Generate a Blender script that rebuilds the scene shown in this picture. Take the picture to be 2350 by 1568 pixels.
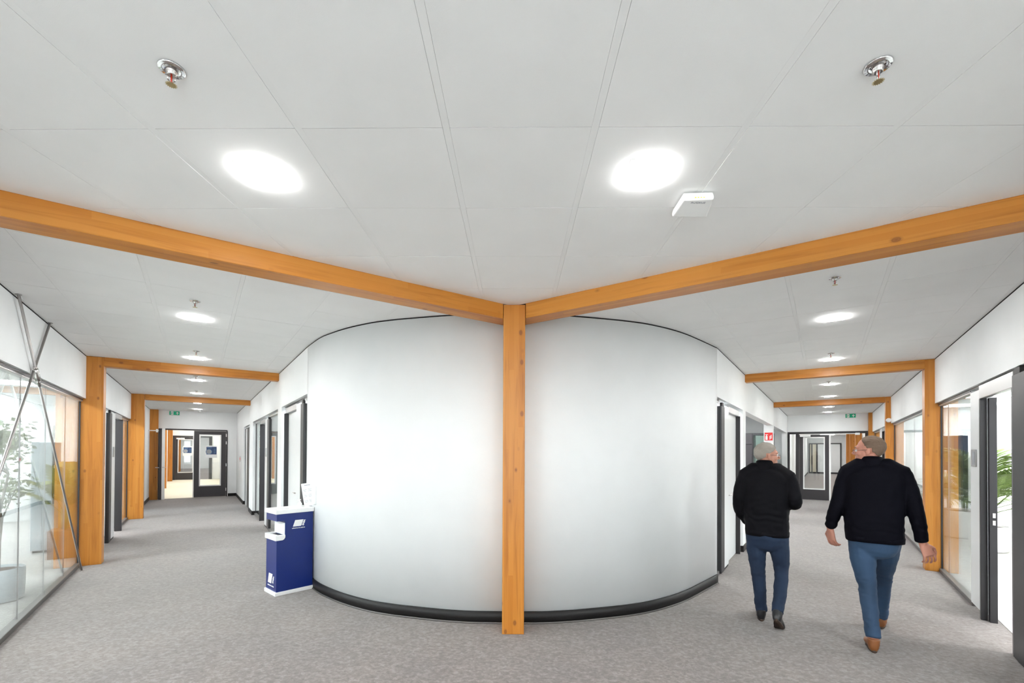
import bpy, bmesh, math, random
from mathutils import Vector, Matrix, noise
random.seed(7)
for o in list(bpy.data.objects): bpy.data.objects.remove(o)
SC = bpy.context.scene; COL = SC.collection
PI = math.pi
# ------------------------------------------------------------------ camera
CZ = 1.6122; PITCH = .0096; ROLL = -.0048; FPX = 1037.77
cam_d = bpy.data.cameras.new('camera'); cam = bpy.data.objects.new('camera', cam_d); COL.objects.link(cam)
cam_d.sensor_fit = 'HORIZONTAL'; cam_d.sensor_width = 36; cam_d.lens = FPX / 2350 * 36
cam_d.shift_x = (1175 - 1168.18) / 2350; cam_d.shift_y = (1026.58 - 784) / 2350
cam_d.clip_start = .05; cam_d.clip_end = 200
rt = Vector((math.cos(ROLL), math.sin(ROLL) * math.sin(PITCH), -math.sin(ROLL) * math.cos(PITCH)))
up = Vector((math.sin(ROLL), -math.cos(ROLL) * math.sin(PITCH), math.cos(ROLL) * math.cos(PITCH)))
fw = Vector((0, math.cos(PITCH), math.sin(PITCH)))
M = Matrix.Identity(4)
for i in range(3): M[i][0], M[i][1], M[i][2] = rt[i], up[i], -fw[i]
M[2][3] = CZ
cam.matrix_world = M
SC.camera = cam
# ------------------------------------------------------------------ world, exposure
w = bpy.data.worlds.new('world'); SC.world = w; w.use_nodes = True
w.node_tree.nodes['Background'].inputs[0].default_value = (.85, .93, 1, 1)
w.node_tree.nodes['Background'].inputs[1].default_value = 7.0
SC.view_settings.view_transform = 'Standard'; SC.view_settings.look = 'None'
SC.view_settings.gamma = 1; SC.view_settings.use_curve_mapping = False
SC.view_settings.exposure = .94
LAMP = 92.0        # radiance of the corridor downlight diffusers
ROOM = 27.0         # radiance of the added room panels
try:
    SC.cycles.max_bounces = 10; SC.cycles.diffuse_bounces = 7; SC.cycles.transparent_max_bounces = 24
    SC.cycles.sample_clamp_indirect = 6; SC.cycles.caustics_reflective = False; SC.cycles.caustics_refractive = False
except Exception: pass
# ------------------------------------------------------------------ frames of the two corridors
HT = 2.917
class Frame:
    def __init__(s, side, a):
        s.side = side; sg = -1 if side == 'L' else 1
        s.S = Vector((sg * math.sin(a), math.cos(a), 0)); s.U = Vector((sg * math.cos(a), -math.sin(a), 0))
        s.phi = math.atan2(s.S.y, s.S.x); s.fl = 1 if side == 'L' else -1     # local y = fl*U
    def p(s, a, u, z=0): return s.S * a + s.U * u + Vector((0, 0, z))
    def su(s, v): return v.dot(s.S), v.dot(s.U)
class World0:
    side = 'W'; S = Vector((1, 0, 0)); U = Vector((0, 1, 0)); phi = 0; fl = 1
    def p(s, a, u, z=0): return Vector((a, u, z))
    def su(s, v): return v.x, v.y
L = Frame('L', .6017); R = Frame('R', .6106); W0 = World0()
CFG = {'L': dict(uo=1.296, ui=-1.112, S=[3.32, 8.50, 13.58, 18.65]), 'R': dict(uo=1.232, ui=-1.100, S=[3.335, 8.43, 13.515, 18.707])}
# ------------------------------------------------------------------ materials
MATS = {}
def nodes(name):
    m = bpy.data.materials.new(name); m.use_nodes = True; MATS[name] = m
    nt = m.node_tree; return m, nt, nt.nodes['Principled BSDF']
def N(nt, t, **k):
    n = nt.nodes.new(t)
    for a, b in k.items(): setattr(n, a, b)
    return n
def ramp(nt, stops, src=None, interp='LINEAR'):
    r = N(nt, 'ShaderNodeValToRGB'); r.color_ramp.interpolation = interp
    e = r.color_ramp.elements
    while len(e) < len(stops): e.new(.5)
    for i, (p, c) in enumerate(stops): e[i].position = p; e[i].color = tuple(c) + (1,) if len(c) == 3 else c
    if src is not None: nt.links.new(src, r.inputs[0])
    return r
def plain(name, col, rough=.5, metal=0, bump=0, bscale=200, spec=None, var=0.0):
    m, nt, b = nodes(name)
    b.inputs['Base Color'].default_value = (*col, 1); b.inputs['Roughness'].default_value = rough; b.inputs['Metallic'].default_value = metal
    if spec is not None: b.inputs['Specular IOR Level'].default_value = spec
    tc = N(nt, 'ShaderNodeTexCoord')
    n = N(nt, 'ShaderNodeTexNoise'); n.inputs['Scale'].default_value = bscale; n.inputs['Detail'].default_value = 3
    nt.links.new(tc.outputs['Object'], n.inputs['Vector'])
    if bump:
        bp = N(nt, 'ShaderNodeBump'); bp.inputs['Strength'].default_value = bump; bp.inputs['Distance'].default_value = .002
        nt.links.new(n.outputs['Fac'], bp.inputs['Height']); nt.links.new(bp.outputs[0], b.inputs['Normal'])
    n2 = N(nt, 'ShaderNodeTexNoise'); n2.inputs['Scale'].default_value = 3
    nt.links.new(tc.outputs['Object'], n2.inputs['Vector'])
    v = max(var, .015)
    r = ramp(nt, [(.3, [c * (1 - v) for c in col]), (.7, [min(1, c * (1 + v)) for c in col])], n2.outputs['Fac'])
    nt.links.new(r.outputs[0], b.inputs['Base Color'])
    return m
def emit(name, col, s):
    m, nt, b = nodes(name)
    b.inputs['Base Color'].default_value = (*col, 1)
    b.inputs['Emission Color'].default_value = (*col, 1); b.inputs['Emission Strength'].default_value = s
    return m
def wood(name, axis, base=(.54, .212, .034), dark=(.485, .178, .025), light=(.59, .25, .047)):
    m, nt, b = nodes(name)
    tc = N(nt, 'ShaderNodeTexCoord'); mp = N(nt, 'ShaderNodeMapping')
    oi = N(nt, 'ShaderNodeObjectInfo')
    ad = N(nt, 'ShaderNodeVectorMath', operation='ADD'); cmb = N(nt, 'ShaderNodeCombineXYZ')
    mu = N(nt, 'ShaderNodeMath', operation='MULTIPLY'); mu.inputs[1].default_value = 37
    nt.links.new(oi.outputs['Random'], mu.inputs[0])
    for i in range(3): nt.links.new(mu.outputs[0], cmb.inputs[i])
    nt.links.new(tc.outputs['Object'], ad.inputs[0]); nt.links.new(cmb.outputs[0], ad.inputs[1])
    sc = [1, 1, 1]; sc[axis] = .06
    mp.inputs['Scale'].default_value = sc
    nt.links.new(ad.outputs[0], mp.inputs['Vector'])
    # lamellas: cells about 4 cm wide, long along the grain
    g = N(nt, 'ShaderNodeTexNoise'); g.inputs['Scale'].default_value = 26; g.inputs['Detail'].default_value = 6; g.inputs['Distortion'].default_value = .6
    nt.links.new(mp.outputs[0], g.inputs['Vector'])
    sc2 = [24.0, 24.0, 24.0]; sc2[axis] = 0.0
    m1 = N(nt, 'ShaderNodeVectorMath', operation='MULTIPLY'); m1.inputs[1].default_value = sc2; nt.links.new(ad.outputs[0], m1.inputs[0])
    f1 = N(nt, 'ShaderNodeVectorMath', operation='FLOOR'); nt.links.new(m1.outputs[0], f1.inputs[0])
    w1 = N(nt, 'ShaderNodeTexWhiteNoise', noise_dimensions='3D'); nt.links.new(f1.outputs[0], w1.inputs[0])
    sxyz = N(nt, 'ShaderNodeSeparateXYZ'); nt.links.new(ad.outputs[0], sxyz.inputs[0])
    ma_ = N(nt, 'ShaderNodeMath', operation='MULTIPLY_ADD'); ma_.inputs[1].default_value = .55; nt.links.new(sxyz.outputs[axis], ma_.inputs[0])
    mm = N(nt, 'ShaderNodeMath', operation='MULTIPLY'); mm.inputs[1].default_value = 9; nt.links.new(w1.outputs[0], mm.inputs[0]); nt.links.new(mm.outputs[0], ma_.inputs[2])
    ff = N(nt, 'ShaderNodeMath', operation='FLOOR'); nt.links.new(ma_.outputs[0], ff.inputs[0])
    w2 = N(nt, 'ShaderNodeTexWhiteNoise', noise_dimensions='4D'); nt.links.new(f1.outputs[0], w2.inputs[0]); nt.links.new(ff.outputs[0], w2.inputs[1])
    r1 = ramp(nt, [(0, dark), (.5, base), (1, light)], w2.outputs[0])
    r2 = ramp(nt, [(.3, (.62, .5, .4)), (.5, (1, 1, 1)), (.75, (1.0, .93, .85))], g.outputs['Fac'])
    mx = N(nt, 'ShaderNodeMix', data_type='RGBA', blend_type='MULTIPLY'); mx.inputs[0].default_value = .55
    nt.links.new(r1.outputs[0], mx.inputs[6]); nt.links.new(r2.outputs[0], mx.inputs[7])
    # knots
    mp3 = N(nt, 'ShaderNodeMapping'); sc3 = [1, 1, 1]; sc3[axis] = .6; mp3.inputs['Scale'].default_value = sc3
    nt.links.new(ad.outputs[0], mp3.inputs['Vector'])
    k = N(nt, 'ShaderNodeTexVoronoi'); k.inputs['Scale'].default_value = 7.5; nt.links.new(mp3.outputs[0], k.inputs['Vector'])
    ks = N(nt, 'ShaderNodeSeparateColor'); nt.links.new(k.outputs['Color'], ks.inputs[0])
    th = N(nt, 'ShaderNodeMath', operation='GREATER_THAN'); th.inputs[1].default_value = .33; nt.links.new(ks.outputs[1], th.inputs[0])
    kr = ramp(nt, [(0, (1, 1, 1)), (.06, (.75, .75, .75)), (.085, (.95, .95, .95)), (.105, (.35, .35, .35)), (.16, (0, 0, 0))], k.outputs['Distance'])
    km = N(nt, 'ShaderNodeMath', operation='MULTIPLY'); nt.links.new(kr.outputs[0], km.inputs[0]); nt.links.new(th.outputs[0], km.inputs[1])
    km2 = N(nt, 'ShaderNodeMath', operation='MULTIPLY'); km2.inputs[1].default_value = .85; nt.links.new(km.outputs[0], km2.inputs[0])
    mk = N(nt, 'ShaderNodeMix', data_type='RGBA'); mk.inputs[7].default_value = (.2, .065, .02, 1)
    nt.links.new(km2.outputs[0], mk.inputs[0]); nt.links.new(mx.outputs[2], mk.inputs[6])
    nt.links.new(mk.outputs[2], b.inputs['Base Color'])
    b.inputs['Roughness'].default_value = .36; b.inputs['Specular IOR Level'].default_value = .35
    bp = N(nt, 'ShaderNodeBump'); bp.inputs['Strength'].default_value = .15; bp.inputs['Distance'].default_value = .002
    nt.links.new(g.outputs['Fac'], bp.inputs['Height']); nt.links.new(bp.outputs[0], b.inputs['Normal'])
    return m
def carpet():
    m, nt, b = nodes('carpet')
    tc = N(nt, 'ShaderNodeTexCoord'); mp = N(nt, 'ShaderNodeMapping'); mp.inputs['Rotation'].default_value = (0, 0, .25); mp.inputs['Scale'].default_value = (1.0, 1.15, 1)
    nt.links.new(tc.outputs['Object'], mp.inputs['Vector'])
    n1 = N(nt, 'ShaderNodeTexNoise'); n1.inputs['Scale'].default_value = 30; n1.inputs['Detail'].default_value = 7; n1.inputs['Roughness'].default_value = .68; n1.inputs['Distortion'].default_value = .45
    nt.links.new(mp.outputs[0], n1.inputs['Vector'])
    n2 = N(nt, 'ShaderNodeTexNoise'); n2.inputs['Scale'].default_value = 240; n2.inputs['Detail'].default_value = 2
    nt.links.new(mp.outputs[0], n2.inputs['Vector'])
    n3 = N(nt, 'ShaderNodeTexNoise'); n3.inputs['Scale'].default_value = 1.6; n3.inputs['Detail'].default_value = 2
    nt.links.new(tc.outputs['Object'], n3.inputs['Vector'])
    r1 = ramp(nt, [(.34, (.098, .073, .064)), (.5, (.152, .122, .110)), (.66, (.235, .203, .190))], n1.outputs['Fac'])
    r2 = ramp(nt, [(.3, (.72, .72, .72)), (.7, (1.15, 1.15, 1.15))], n2.outputs['Fac'])
    mx = N(nt, 'ShaderNodeMix', data_type='RGBA', blend_type='MULTIPLY'); mx.inputs[0].default_value = .8
    nt.links.new(r1.outputs[0], mx.inputs[6]); nt.links.new(r2.outputs[0], mx.inputs[7])
    r3 = ramp(nt, [(.35, (.93, .93, .94)), (.65, (1.06, 1.05, 1.04))], n3.outputs['Fac'])
    mx2 = N(nt, 'ShaderNodeMix', data_type='RGBA', blend_type='MULTIPLY'); mx2.inputs[0].default_value = 1
    nt.links.new(mx.outputs[2], mx2.inputs[6]); nt.links.new(r3.outputs[0], mx2.inputs[7])
    nt.links.new(mx2.outputs[2], b.inputs['Base Color'])
    b.inputs['Roughness'].default_value = .9; b.inputs['Specular IOR Level'].default_value = .25
    b.inputs['Sheen Weight'].default_value = .40; b.inputs['Sheen Roughness'].default_value = .5
    bp = N(nt, 'ShaderNodeBump'); bp.inputs['Strength'].default_value = .5; bp.inputs['Distance'].default_value = .004
    nt.links.new(n2.outputs['Fac'], bp.inputs['Height']); nt.links.new(bp.outputs[0], b.inputs['Normal'])
    return m
def stripe_carpet():
    m, nt, b = nodes('striped_carpet')
    tc = N(nt, 'ShaderNodeTexCoord'); mp = N(nt, 'ShaderNodeMapping'); mp.inputs['Rotation'].default_value = (0, 0, -.25)
    nt.links.new(tc.outputs['Object'], mp.inputs['Vector'])
    wv = N(nt, 'ShaderNodeTexWave'); wv.inputs['Scale'].default_value = 9; wv.inputs['Distortion'].default_value = 3.5; wv.inputs['Detail'].default_value = 4; wv.inputs['Detail Scale'].default_value = 2
    nt.links.new(mp.outputs[0], wv.inputs['Vector'])
    r = ramp(nt, [(.1, (.40, .39, .37)), (.8, (.62, .61, .59))], wv.outputs['Fac'])
    nt.links.new(r.outputs[0], b.inputs['Base Color']); b.inputs['Roughness'].default_value = .9
    return m
def glass(name='glass', tint=(.97, .99, .985), f0=.045):
    m = bpy.data.materials.new(name); m.use_nodes = True; MATS[name] = m; nt = m.node_tree
    nt.nodes.remove(nt.nodes['Principled BSDF']); out = nt.nodes['Material Output']
    lw = N(nt, 'ShaderNodeLayerWeight'); lw.inputs[0].default_value = .5
    pw = N(nt, 'ShaderNodeMath', operation='POWER'); pw.inputs[1].default_value = 3.1; nt.links.new(lw.outputs['Facing'], pw.inputs[0])
    ma = N(nt, 'ShaderNodeMath', operation='MULTIPLY_ADD'); ma.inputs[1].default_value = 1 - f0; ma.inputs[2].default_value = f0; nt.links.new(pw.outputs[0], ma.inputs[0])
    t = N(nt, 'ShaderNodeBsdfTransparent'); t.inputs[0].default_value = (*tint, 1)
    g = N(nt, 'ShaderNodeBsdfGlossy'); g.inputs['Roughness'].default_value = 0; g.inputs[0].default_value = (.95, .98, .97, 1)
    mx = N(nt, 'ShaderNodeMixShader'); nt.links.new(ma.outputs[0], mx.inputs[0]); nt.links.new(t.outputs[0], mx.inputs[1]); nt.links.new(g.outputs[0], mx.inputs[2])
    nt.links.new(mx.outputs[0], out.inputs[0])
    return m
plain('white_wall', (.868, .882, .884), .62, bump=.12, bscale=90)
plain('ceiling_white', (.84, .838, .832), .9, bump=.25, bscale=600)
plain('ceiling_void', (.30, .295, .28), .9)
plain('tile_bar', (.83, .828, .822), .9)
plain('black_trim', (.012, .011, .011), .45, spec=.25)
plain('shadow_gap', (.012, .011, .01), .8)
plain('dark_frame', (.026, .025, .028), .4, bump=.1, bscale=900)
plain('dark_door', (.038, .034, .037), .42, bump=.05, bscale=400)
plain('alu', (.50, .50, .50), .32, metal=.75)
plain('dark_alu', (.16, .15, .145), .4, metal=.5)
plain('white_panel', (.86, .88, .885), .3)
plain('white_gloss', (.88, .88, .87), .22)
plain('steel', (.62, .60, .585), .25, metal=1, bump=.1, bscale=60)
plain('galv', (.42, .40, .385), .38, metal=.85, bump=.25, bscale=120)
plain('chrome', (.75, .75, .76), .08, metal=1)
plain('brass', (.62, .52, .28), .3, metal=1)
plain('bulb_red', (.55, .03, .01), .15)
plain('cabinet_blue', (.005, .020, .15), .33, bump=.03, bscale=50)
plain('cabinet_grey_blue', (.50, .57, .62), .4)
plain('sign_green', (.0, .42, .21), .5)
plain('sign_red', (.75, .02, .02), .45)
plain('print_grey', (.32, .33, .36), .6)
plain('poster_navy', (.02, .05, .15), .4)
plain('poster_teal', (.10, .20, .34), .4)
plain('cream', (.80, .74, .60), .6)
plain('warm_panel', (.55, .30, .08), .5)
plain('pot_grey_blue', (.52, .60, .65), .45)
plain('pot_white', (.86, .85, .83), .4)
plain('pot_brown', (.30, .13, .055), .55)
plain('soil', (.09, .055, .035), .95, bump=1, bscale=60)
plain('bark', (.16, .12, .08), .9, bump=1, bscale=60)
plain('leaf_green', (.20, .27, .09), .45, var=.4)
plain('leaf_palm', (.115, .175, .042), .42, var=.45)
plain('leaf_yellow', (.30, .32, .07), .45, var=.3)
plain('stalk', (.22, .28, .07), .6)
plain('skin', (.56, .27, .19), .5, bump=.1, bscale=150, var=.06)
plain('skin_pale', (.58, .265, .19), .5, bump=.1, bscale=150, var=.06)
plain('hair_grey', (.30, .27, .235), .7, bump=.9, bscale=260, var=.35)
plain('hair_brown', (.16, .105, .07), .7, bump=.9, bscale=260, var=.35)
plain('jacket_black', (.0030, .0030, .0048), .7, bump=.3, bscale=500, spec=.12)
plain('jacket_navy', (.0026, .0026, .0058), .8, bump=.3, bscale=600, spec=.10)
plain('jeans_dark', (.0075, .020, .050), .85, bump=.35, bscale=500, var=.22)
plain('jeans_blue', (.029, .064, .128), .85, bump=.35, bscale=500, var=.22)
plain('shoe_black', (.012, .012, .014), .35)
plain('shoe_brown', (.24, .085, .025), .45, bump=.2, bscale=120)
plain('shoe_sole', (.05, .03, .02), .7)
plain('lens_frame', (.08, .05, .04), .3)
plain('monitor', (.015, .04, .10), .2)
plain('hot_yellow', (.75, .55, .10), .4)
emit('lamp_diffuser', (1.0, .995, .985), LAMP)
emit('fill_panel', (.93, .975, 1.0), ROOM); emit('soft_panel', (.95, .98, 1.0), 26.0); emit('far_panel', (1.0, .98, .95), 24.0)
wood('wood_z', 2); wood('wood_x', 0)
carpet(); stripe_carpet(); glass(); glass('glass_green', (.80, .93, .88), .06)
# ------------------------------------------------------------------ helpers
MW = {}
def reg(o, m): MW[o.name] = m.copy()
def put(o, mat4, parent=None):
    COL.objects.link(o)
    if parent is not None:
        o.parent = parent; o.matrix_parent_inverse = Matrix.Identity(4)
        loc = MW[parent.name].inverted() @ mat4
        o.matrix_basis = loc
    else: o.matrix_basis = mat4
    reg(o, mat4)
    return o
def tag(o, label=None, cat=None, group=None, kind=None):
    if label: o['label'] = label
    if cat: o['category'] = cat
    if group: o['group'] = group
    if kind: o['kind'] = kind
    return o
def mat_at(f, s, u, z=0): return Matrix.Translation(f.p(s, u, z)) @ Matrix.Rotation(f.phi, 4, 'Z')
def empty(name, f, s, u, z=0, label=None, cat=None, group=None, kind=None, rot=0):
    o = bpy.data.objects.new(name, None); o.empty_display_size = .1
    put(o, mat_at(f, s, u, z) @ Matrix.Rotation(rot, 4, 'Z')); return tag(o, label, cat, group, kind)
def mesh_obj(name, bm, mat, m4, parent=None, smooth=False):
    bmesh.ops.recalc_face_normals(bm, faces=bm.faces)
    me = bpy.data.meshes.new(name); bm.to_mesh(me); bm.free()
    mats = mat if isinstance(mat, (list, tuple)) else [mat]
    for k in mats: me.materials.append(MATS[k])
    if smooth: me.shade_smooth()
    o = bpy.data.objects.new(name, me); put(o, m4, parent); return o
def bm_box(bm, x0, x1, y0, y1, z0, z1, mi=0):
    v = [bm.verts.new((x, y, z)) for z in (z0, z1) for y in (y0, y1) for x in (x0, x1)]
    fs = []
    for q in ((0, 1, 3, 2), (4, 6, 7, 5), (0, 4, 5, 1), (2, 3, 7, 6), (0, 2, 6, 4), (1, 5, 7, 3)):
        fc = bm.faces.new([v[i] for i in q]); fc.material_index = mi; fs.append(fc)
    return v, fs
def bevel(bm, w, seg=1):
    bmesh.ops.bevel(bm, geom=list(bm.edges), offset=w, segments=seg, affect='EDGES', profile=.5, clamp_overlap=True)
def box(name, f, s0, s1, u0, u1, z0, z1, mat, parent=None, bev=0, seg=1):
    cs, cu = (s0 + s1) / 2, (u0 + u1) / 2
    bm = bmesh.new(); hs, hu = abs(s1 - s0) / 2, abs(u1 - u0) / 2
    bm_box(bm, -hs, hs, -hu, hu, 0, z1 - z0)
    if bev: bevel(bm, bev, seg)
    return mesh_obj(name, bm, mat, mat_at(f, cs, cu, z0), parent)
def boxes(name, f, lst, mat, parent=None, kind=None, bev=0):
    """several boxes of ONE solid (a wall with openings) in one mesh"""
    s0, u0 = lst[0][0], lst[0][2]
    bm = bmesh.new()
    for b in lst:
        y = sorted((f.fl * (b[2] - u0), f.fl * (b[3] - u0)))
        bm_box(bm, b[0] - s0, b[1] - s0, y[0], y[1], b[4], b[5])
    if bev: bevel(bm, bev)
    o = mesh_obj(name, bm, mat, mat_at(f, s0, u0, 0), parent)
    if kind: o['kind'] = kind
    return o
def cyl(bm, p0, p1, r0, r1=None, n=12, cap=True, mi=0):
    p0, p1 = Vector(p0), Vector(p1); r1 = r0 if r1 is None else r1
    d = (p1 - p0).normalized(); a = d.orthogonal().normalized(); b = d.cross(a)
    A = [bm.verts.new(p0 + (a * math.cos(t) + b * math.sin(t)) * r0) for t in [2 * PI * i / n for i in range(n)]]
    B = [bm.verts.new(p1 + (a * math.cos(t) + b * math.sin(t)) * r1) for t in [2 * PI * i / n for i in range(n)]]
    for i in range(n):
        fc = bm.faces.new((A[i], A[(i + 1) % n], B[(i + 1) % n], B[i])); fc.smooth = True; fc.material_index = mi
    if cap:
        bm.faces.new(A[::-1]).material_index = mi; bm.faces.new(B).material_index = mi
def lathe(bm, prof, n=24, cx=0, cy=0, mi=0):
    rings = [[bm.verts.new((cx + r * math.cos(2 * PI * i / n), cy + r * math.sin(2 * PI * i / n), z)) for i in range(n)] for r, z in prof]
    for a, b in zip(rings, rings[1:]):
        for i in range(n):
            fc = bm.faces.new((a[i], a[(i + 1) % n], b[(i + 1) % n], b[i])); fc.smooth = True; fc.material_index = mi
    bm.faces.new(rings[0][::-1]).material_index = mi; bm.faces.new(rings[-1]).material_index = mi
def prism(name, f, poly, z0, z1, mat, parent=None, kind=None):
    """poly: world xy points"""
    c = Vector((sum(p[0] for p in poly) / len(poly), sum(p[1] for p in poly) / len(poly), z0))
    m4 = Matrix.Translation(c) @ Matrix.Rotation(f.phi, 4, 'Z'); inv = m4.inverted()
    bm = bmesh.new()
    a = [bm.verts.new(inv @ Vector((p[0], p[1], z0))) for p in poly]; b = [bm.verts.new(inv @ Vector((p[0], p[1], z1))) for p in poly]
    bm.faces.new(a[::-1]); bm.faces.new(b)
    for i in range(len(a)): bm.faces.new((a[i], a[(i + 1) % len(a)], b[(i + 1) % len(a)], b[i]))
    o = mesh_obj(name, bm, mat, m4, parent)
    if kind: o['kind'] = kind
    return o
def text(name, s, size, m4, mat, parent, extrude=.0008, offset=0, shear=0, align='CENTER'):
    c = bpy.data.curves.new(name, 'FONT'); c.body = s; c.size = size; c.extrude = extrude; c.offset = offset; c.shear = shear
    c.align_x = align; c.align_y = 'CENTER'; c.materials.append(MATS[mat]); c.resolution_u = 4
    t = bpy.data.objects.new(name, c); COL.objects.link(t); dg = bpy.context.evaluated_depsgraph_get()
    me = bpy.data.meshes.new_from_object(t.evaluated_get(dg)); bpy.data.objects.remove(t); me.name = name
    if not me.materials: me.materials.append(MATS[mat])
    return put(bpy.data.objects.new(name, me), m4, parent)
def ribbon(name, pts, th, z0, z1, mat, inward, parent=None, kind=None):
    """wall-like strip along world-xy polyline, thickness th towards `inward` side (+1 left of travel)"""
    n = len(pts); P = [Vector((p[0], p[1], 0)) for p in pts]; off = []
    for i in range(n):
        t = (P[min(i + 1, n - 1)] - P[max(i - 1, 0)]).normalized(); off.append(P[i] + Vector((-t.y, t.x, 0)) * inward * th)
    o0 = P[0].copy(); bm = bmesh.new()
    V = [[bm.verts.new(Vector((q.x, q.y, z)) - Vector((o0.x, o0.y, 0))) for q in (P[i], off[i]) for z in (z0, z1)] for i in range(n)]
    for i in range(n - 1):
        a, b = V[i], V[i + 1]
        for q in ((0, 1), (1, 3), (3, 2), (2, 0)):
            fc = bm.faces.new((a[q[0]], a[q[1]], b[q[1]], b[q[0]])); fc.smooth = q in ((0, 1), (3, 2))
    bm.faces.new((V[0][0], V[0][1], V[0][3], V[0][2])); bm.faces.new((V[-1][0], V[-1][1], V[-1][3], V[-1][2]))
    o = mesh_obj(name, bm, mat, Matrix.Translation(Vector((o0.x, o0.y, 0))), parent)
    if kind: o['kind'] = kind
    return o
def copy_tree(o, m4, parent=None, **props):
    c = o.copy(); COL.objects.link(c)
    if parent is None: c.matrix_basis = m4; MW[c.name] = m4.copy()
    else: c.parent = parent; MW[c.name] = MW[parent.name] @ o.matrix_basis
    for k, v in props.items():
        if v is None:
            if k in c: del c[k]
        else: c[k] = v
    for ch in KIDS.get(o.name, []): copy_tree(ch, None, c)
    return c
KIDS = {}
_put = put
def put(o, mat4, parent=None):
    r = _put(o, mat4, parent)
    if parent is not None: KIDS.setdefault(parent.name, []).append(r)
    return r
# ------------------------------------------------------------------ curved wall line (plan view)
half = [(0, 4.262), (.18, 4.264), (.35, 4.270), (.55, 4.30), (.72, 4.338), (.94, 4.398), (1.15, 4.462), (1.40, 4.568), (1.69, 4.750), (1.93, 4.945), (2.18, 5.190)]
def catmull(P, k=5):
    out = []
    for i in range(len(P) - 1):
        p0, p1, p2, p3 = P[max(i - 1, 0)], P[i], P[i + 1], P[min(i + 2, len(P) - 1)]
        for j in range(k):
            t = j / k
            out.append(tuple(.5 * (2 * b + (c - a) * t + (2 * a - 5 * b + 4 * c - d) * t * t + (3 * b - a - 3 * c + d) * t ** 3) for a, b, c, d in zip(p0, p1, p2, p3)))
    return out + [P[-1]]
pl = L.p(6.07, CFG['L']['ui']); pr_ = R.p(6.06, CFG['R']['ui'])
ctrl = [(pl.x, pl.y)] + [(-x, y) for x, y in half[::-1][:-1]] + half + [(pr_.x, pr_.y)]
CURVE = catmull(ctrl)
# ------------------------------------------------------------------ floor and upper slab
def hull_poly():
    return [(-34, 52), (-34, 8), (-9, -3.2), (9, -3.2), (34, 8), (34, 52)]
fl = prism('floor', W0, hull_poly(), -.12, 0, 'carpet', kind='structure')
sl = prism('ceiling', W0, hull_poly(), 2.945, 3.1, 'ceiling_white', kind='structure')
# ------------------------------------------------------------------ suspended ceilings made of tiles
def clip(poly, planes):
    for n, d in planes:       # keep n.p <= d
        out = []
        for i in range(len(poly)):
            a, b = poly[i], poly[(i + 1) % len(poly)]; da, db = n.dot(a) - d, n.dot(b) - d
            if da <= 0: out.append(a)
            if (da < 0) != (db < 0) and abs(da - db) > 1e-9:
                t = da / (da - db)
                if 0 < t < 1: out.append(a + (b - a) * t)
        poly = out
        if len(poly) < 3: return []
    return poly
def area(p): return abs(sum(p[i].x * p[(i + 1) % len(p)].y - p[(i + 1) % len(p)].x * p[i].y for i in range(len(p)))) / 2
def inside_curve(v):
    if v.y < 4.2: return False
    sL, uL = L.su(v); sR, uR = R.su(v)
    if v.x < 0 and sL > 6.1: return uL < CFG['L']['ui'] - .02
    if v.x > 0 and sR > 6.1: return uR < CFG['R']['ui'] - .02
    for a, b in zip(CURVE, CURVE[1:]):
        if a[0] <= v.x <= b[0]:
            t = (v.x - a[0]) / (b[0] - a[0] + 1e-9); return v.y > a[1] + (b[1] - a[1]) * t + .02
    return False
ZT = HT
def tiles(root, org, ax, ay, px, py, i0, i1, j0, j1, planes, bar=.030, skip=None):
    full = None
    for i in range(i0, i1):
        for j in range(j0, j1):
            x0, x1 = i * px + bar / 2, (i + 1) * px - bar / 2; y0, y1 = j * py + .0016, (j + 1) * py - .0016
            sq = [org + ax * a + ay * b for a, b in ((x0, y0), (x1, y0), (x1, y1), (x0, y1))]
            pg = clip(sq, planes)
            if not pg or area(pg) < .004: continue
            if all(inside_curve(v) for v in pg): continue
            dz = random.uniform(-.0006, .0006)
            if abs(area(pg) - (x1 - x0) * (y1 - y0)) < 1e-6:
                ctr = org + ax * (x0 + x1) / 2 + ay * (y0 + y1) / 2 + Vector((0, 0, ZT + dz))
                m4 = Matrix.Translation(ctr) @ Matrix.Rotation(math.atan2(ax.y, ax.x), 4, 'Z')
                if full is None:
                    bm = bmesh.new(); bm_box(bm, -(x1 - x0) / 2, (x1 - x0) / 2, -(y1 - y0) / 2, (y1 - y0) / 2, 0, .018)
                    full = mesh_obj('tile', bm, 'ceiling_white', m4, root)
                else:
                    o = bpy.data.objects.new('tile', full.data); put(o, m4, root)
            else: prism('tile', W0, [(v.x, v.y) for v in pg], ZT + dz, ZT + .018, 'ceiling_white', root)
    # T-bars between the columns of tiles
    bs = []
    for i in range(i0, i1 + 1):
        x = i * px
        sq = [org + ax * a + ay * b for a, b in ((x - bar / 2 + .0009, j0 * py), (x + bar / 2 - .0009, j0 * py), (x + bar / 2 - .0009, j1 * py), (x - bar / 2 + .0009, j1 * py))]
        pg = clip(sq, planes)
        if pg and area(pg) > .002: prism('ceiling_bar', W0, [(v.x, v.y) for v in pg], ZT + .0008, ZT + .016, 'tile_bar', root)
    return full
def plane_of(f, key, val, sign=1):
    n = (f.S if key == 's' else f.U) * sign; return (n, val * sign)
cL, cR = CFG['L'], CFG['R']
hub_planes = [plane_of(L, 's', 3.318), plane_of(R, 's', 3.333), plane_of(L, 'u', cL['uo'] - .004), plane_of(R, 'u', cR['uo'] - .004), (Vector((0, -1, 0)), 2.2)]
def croot(name, f, s, u):
    o = empty(name, f, s, u, HT, kind='structure'); return o
ch = croot('ceiling_hub', W0, 0, 1)
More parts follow.
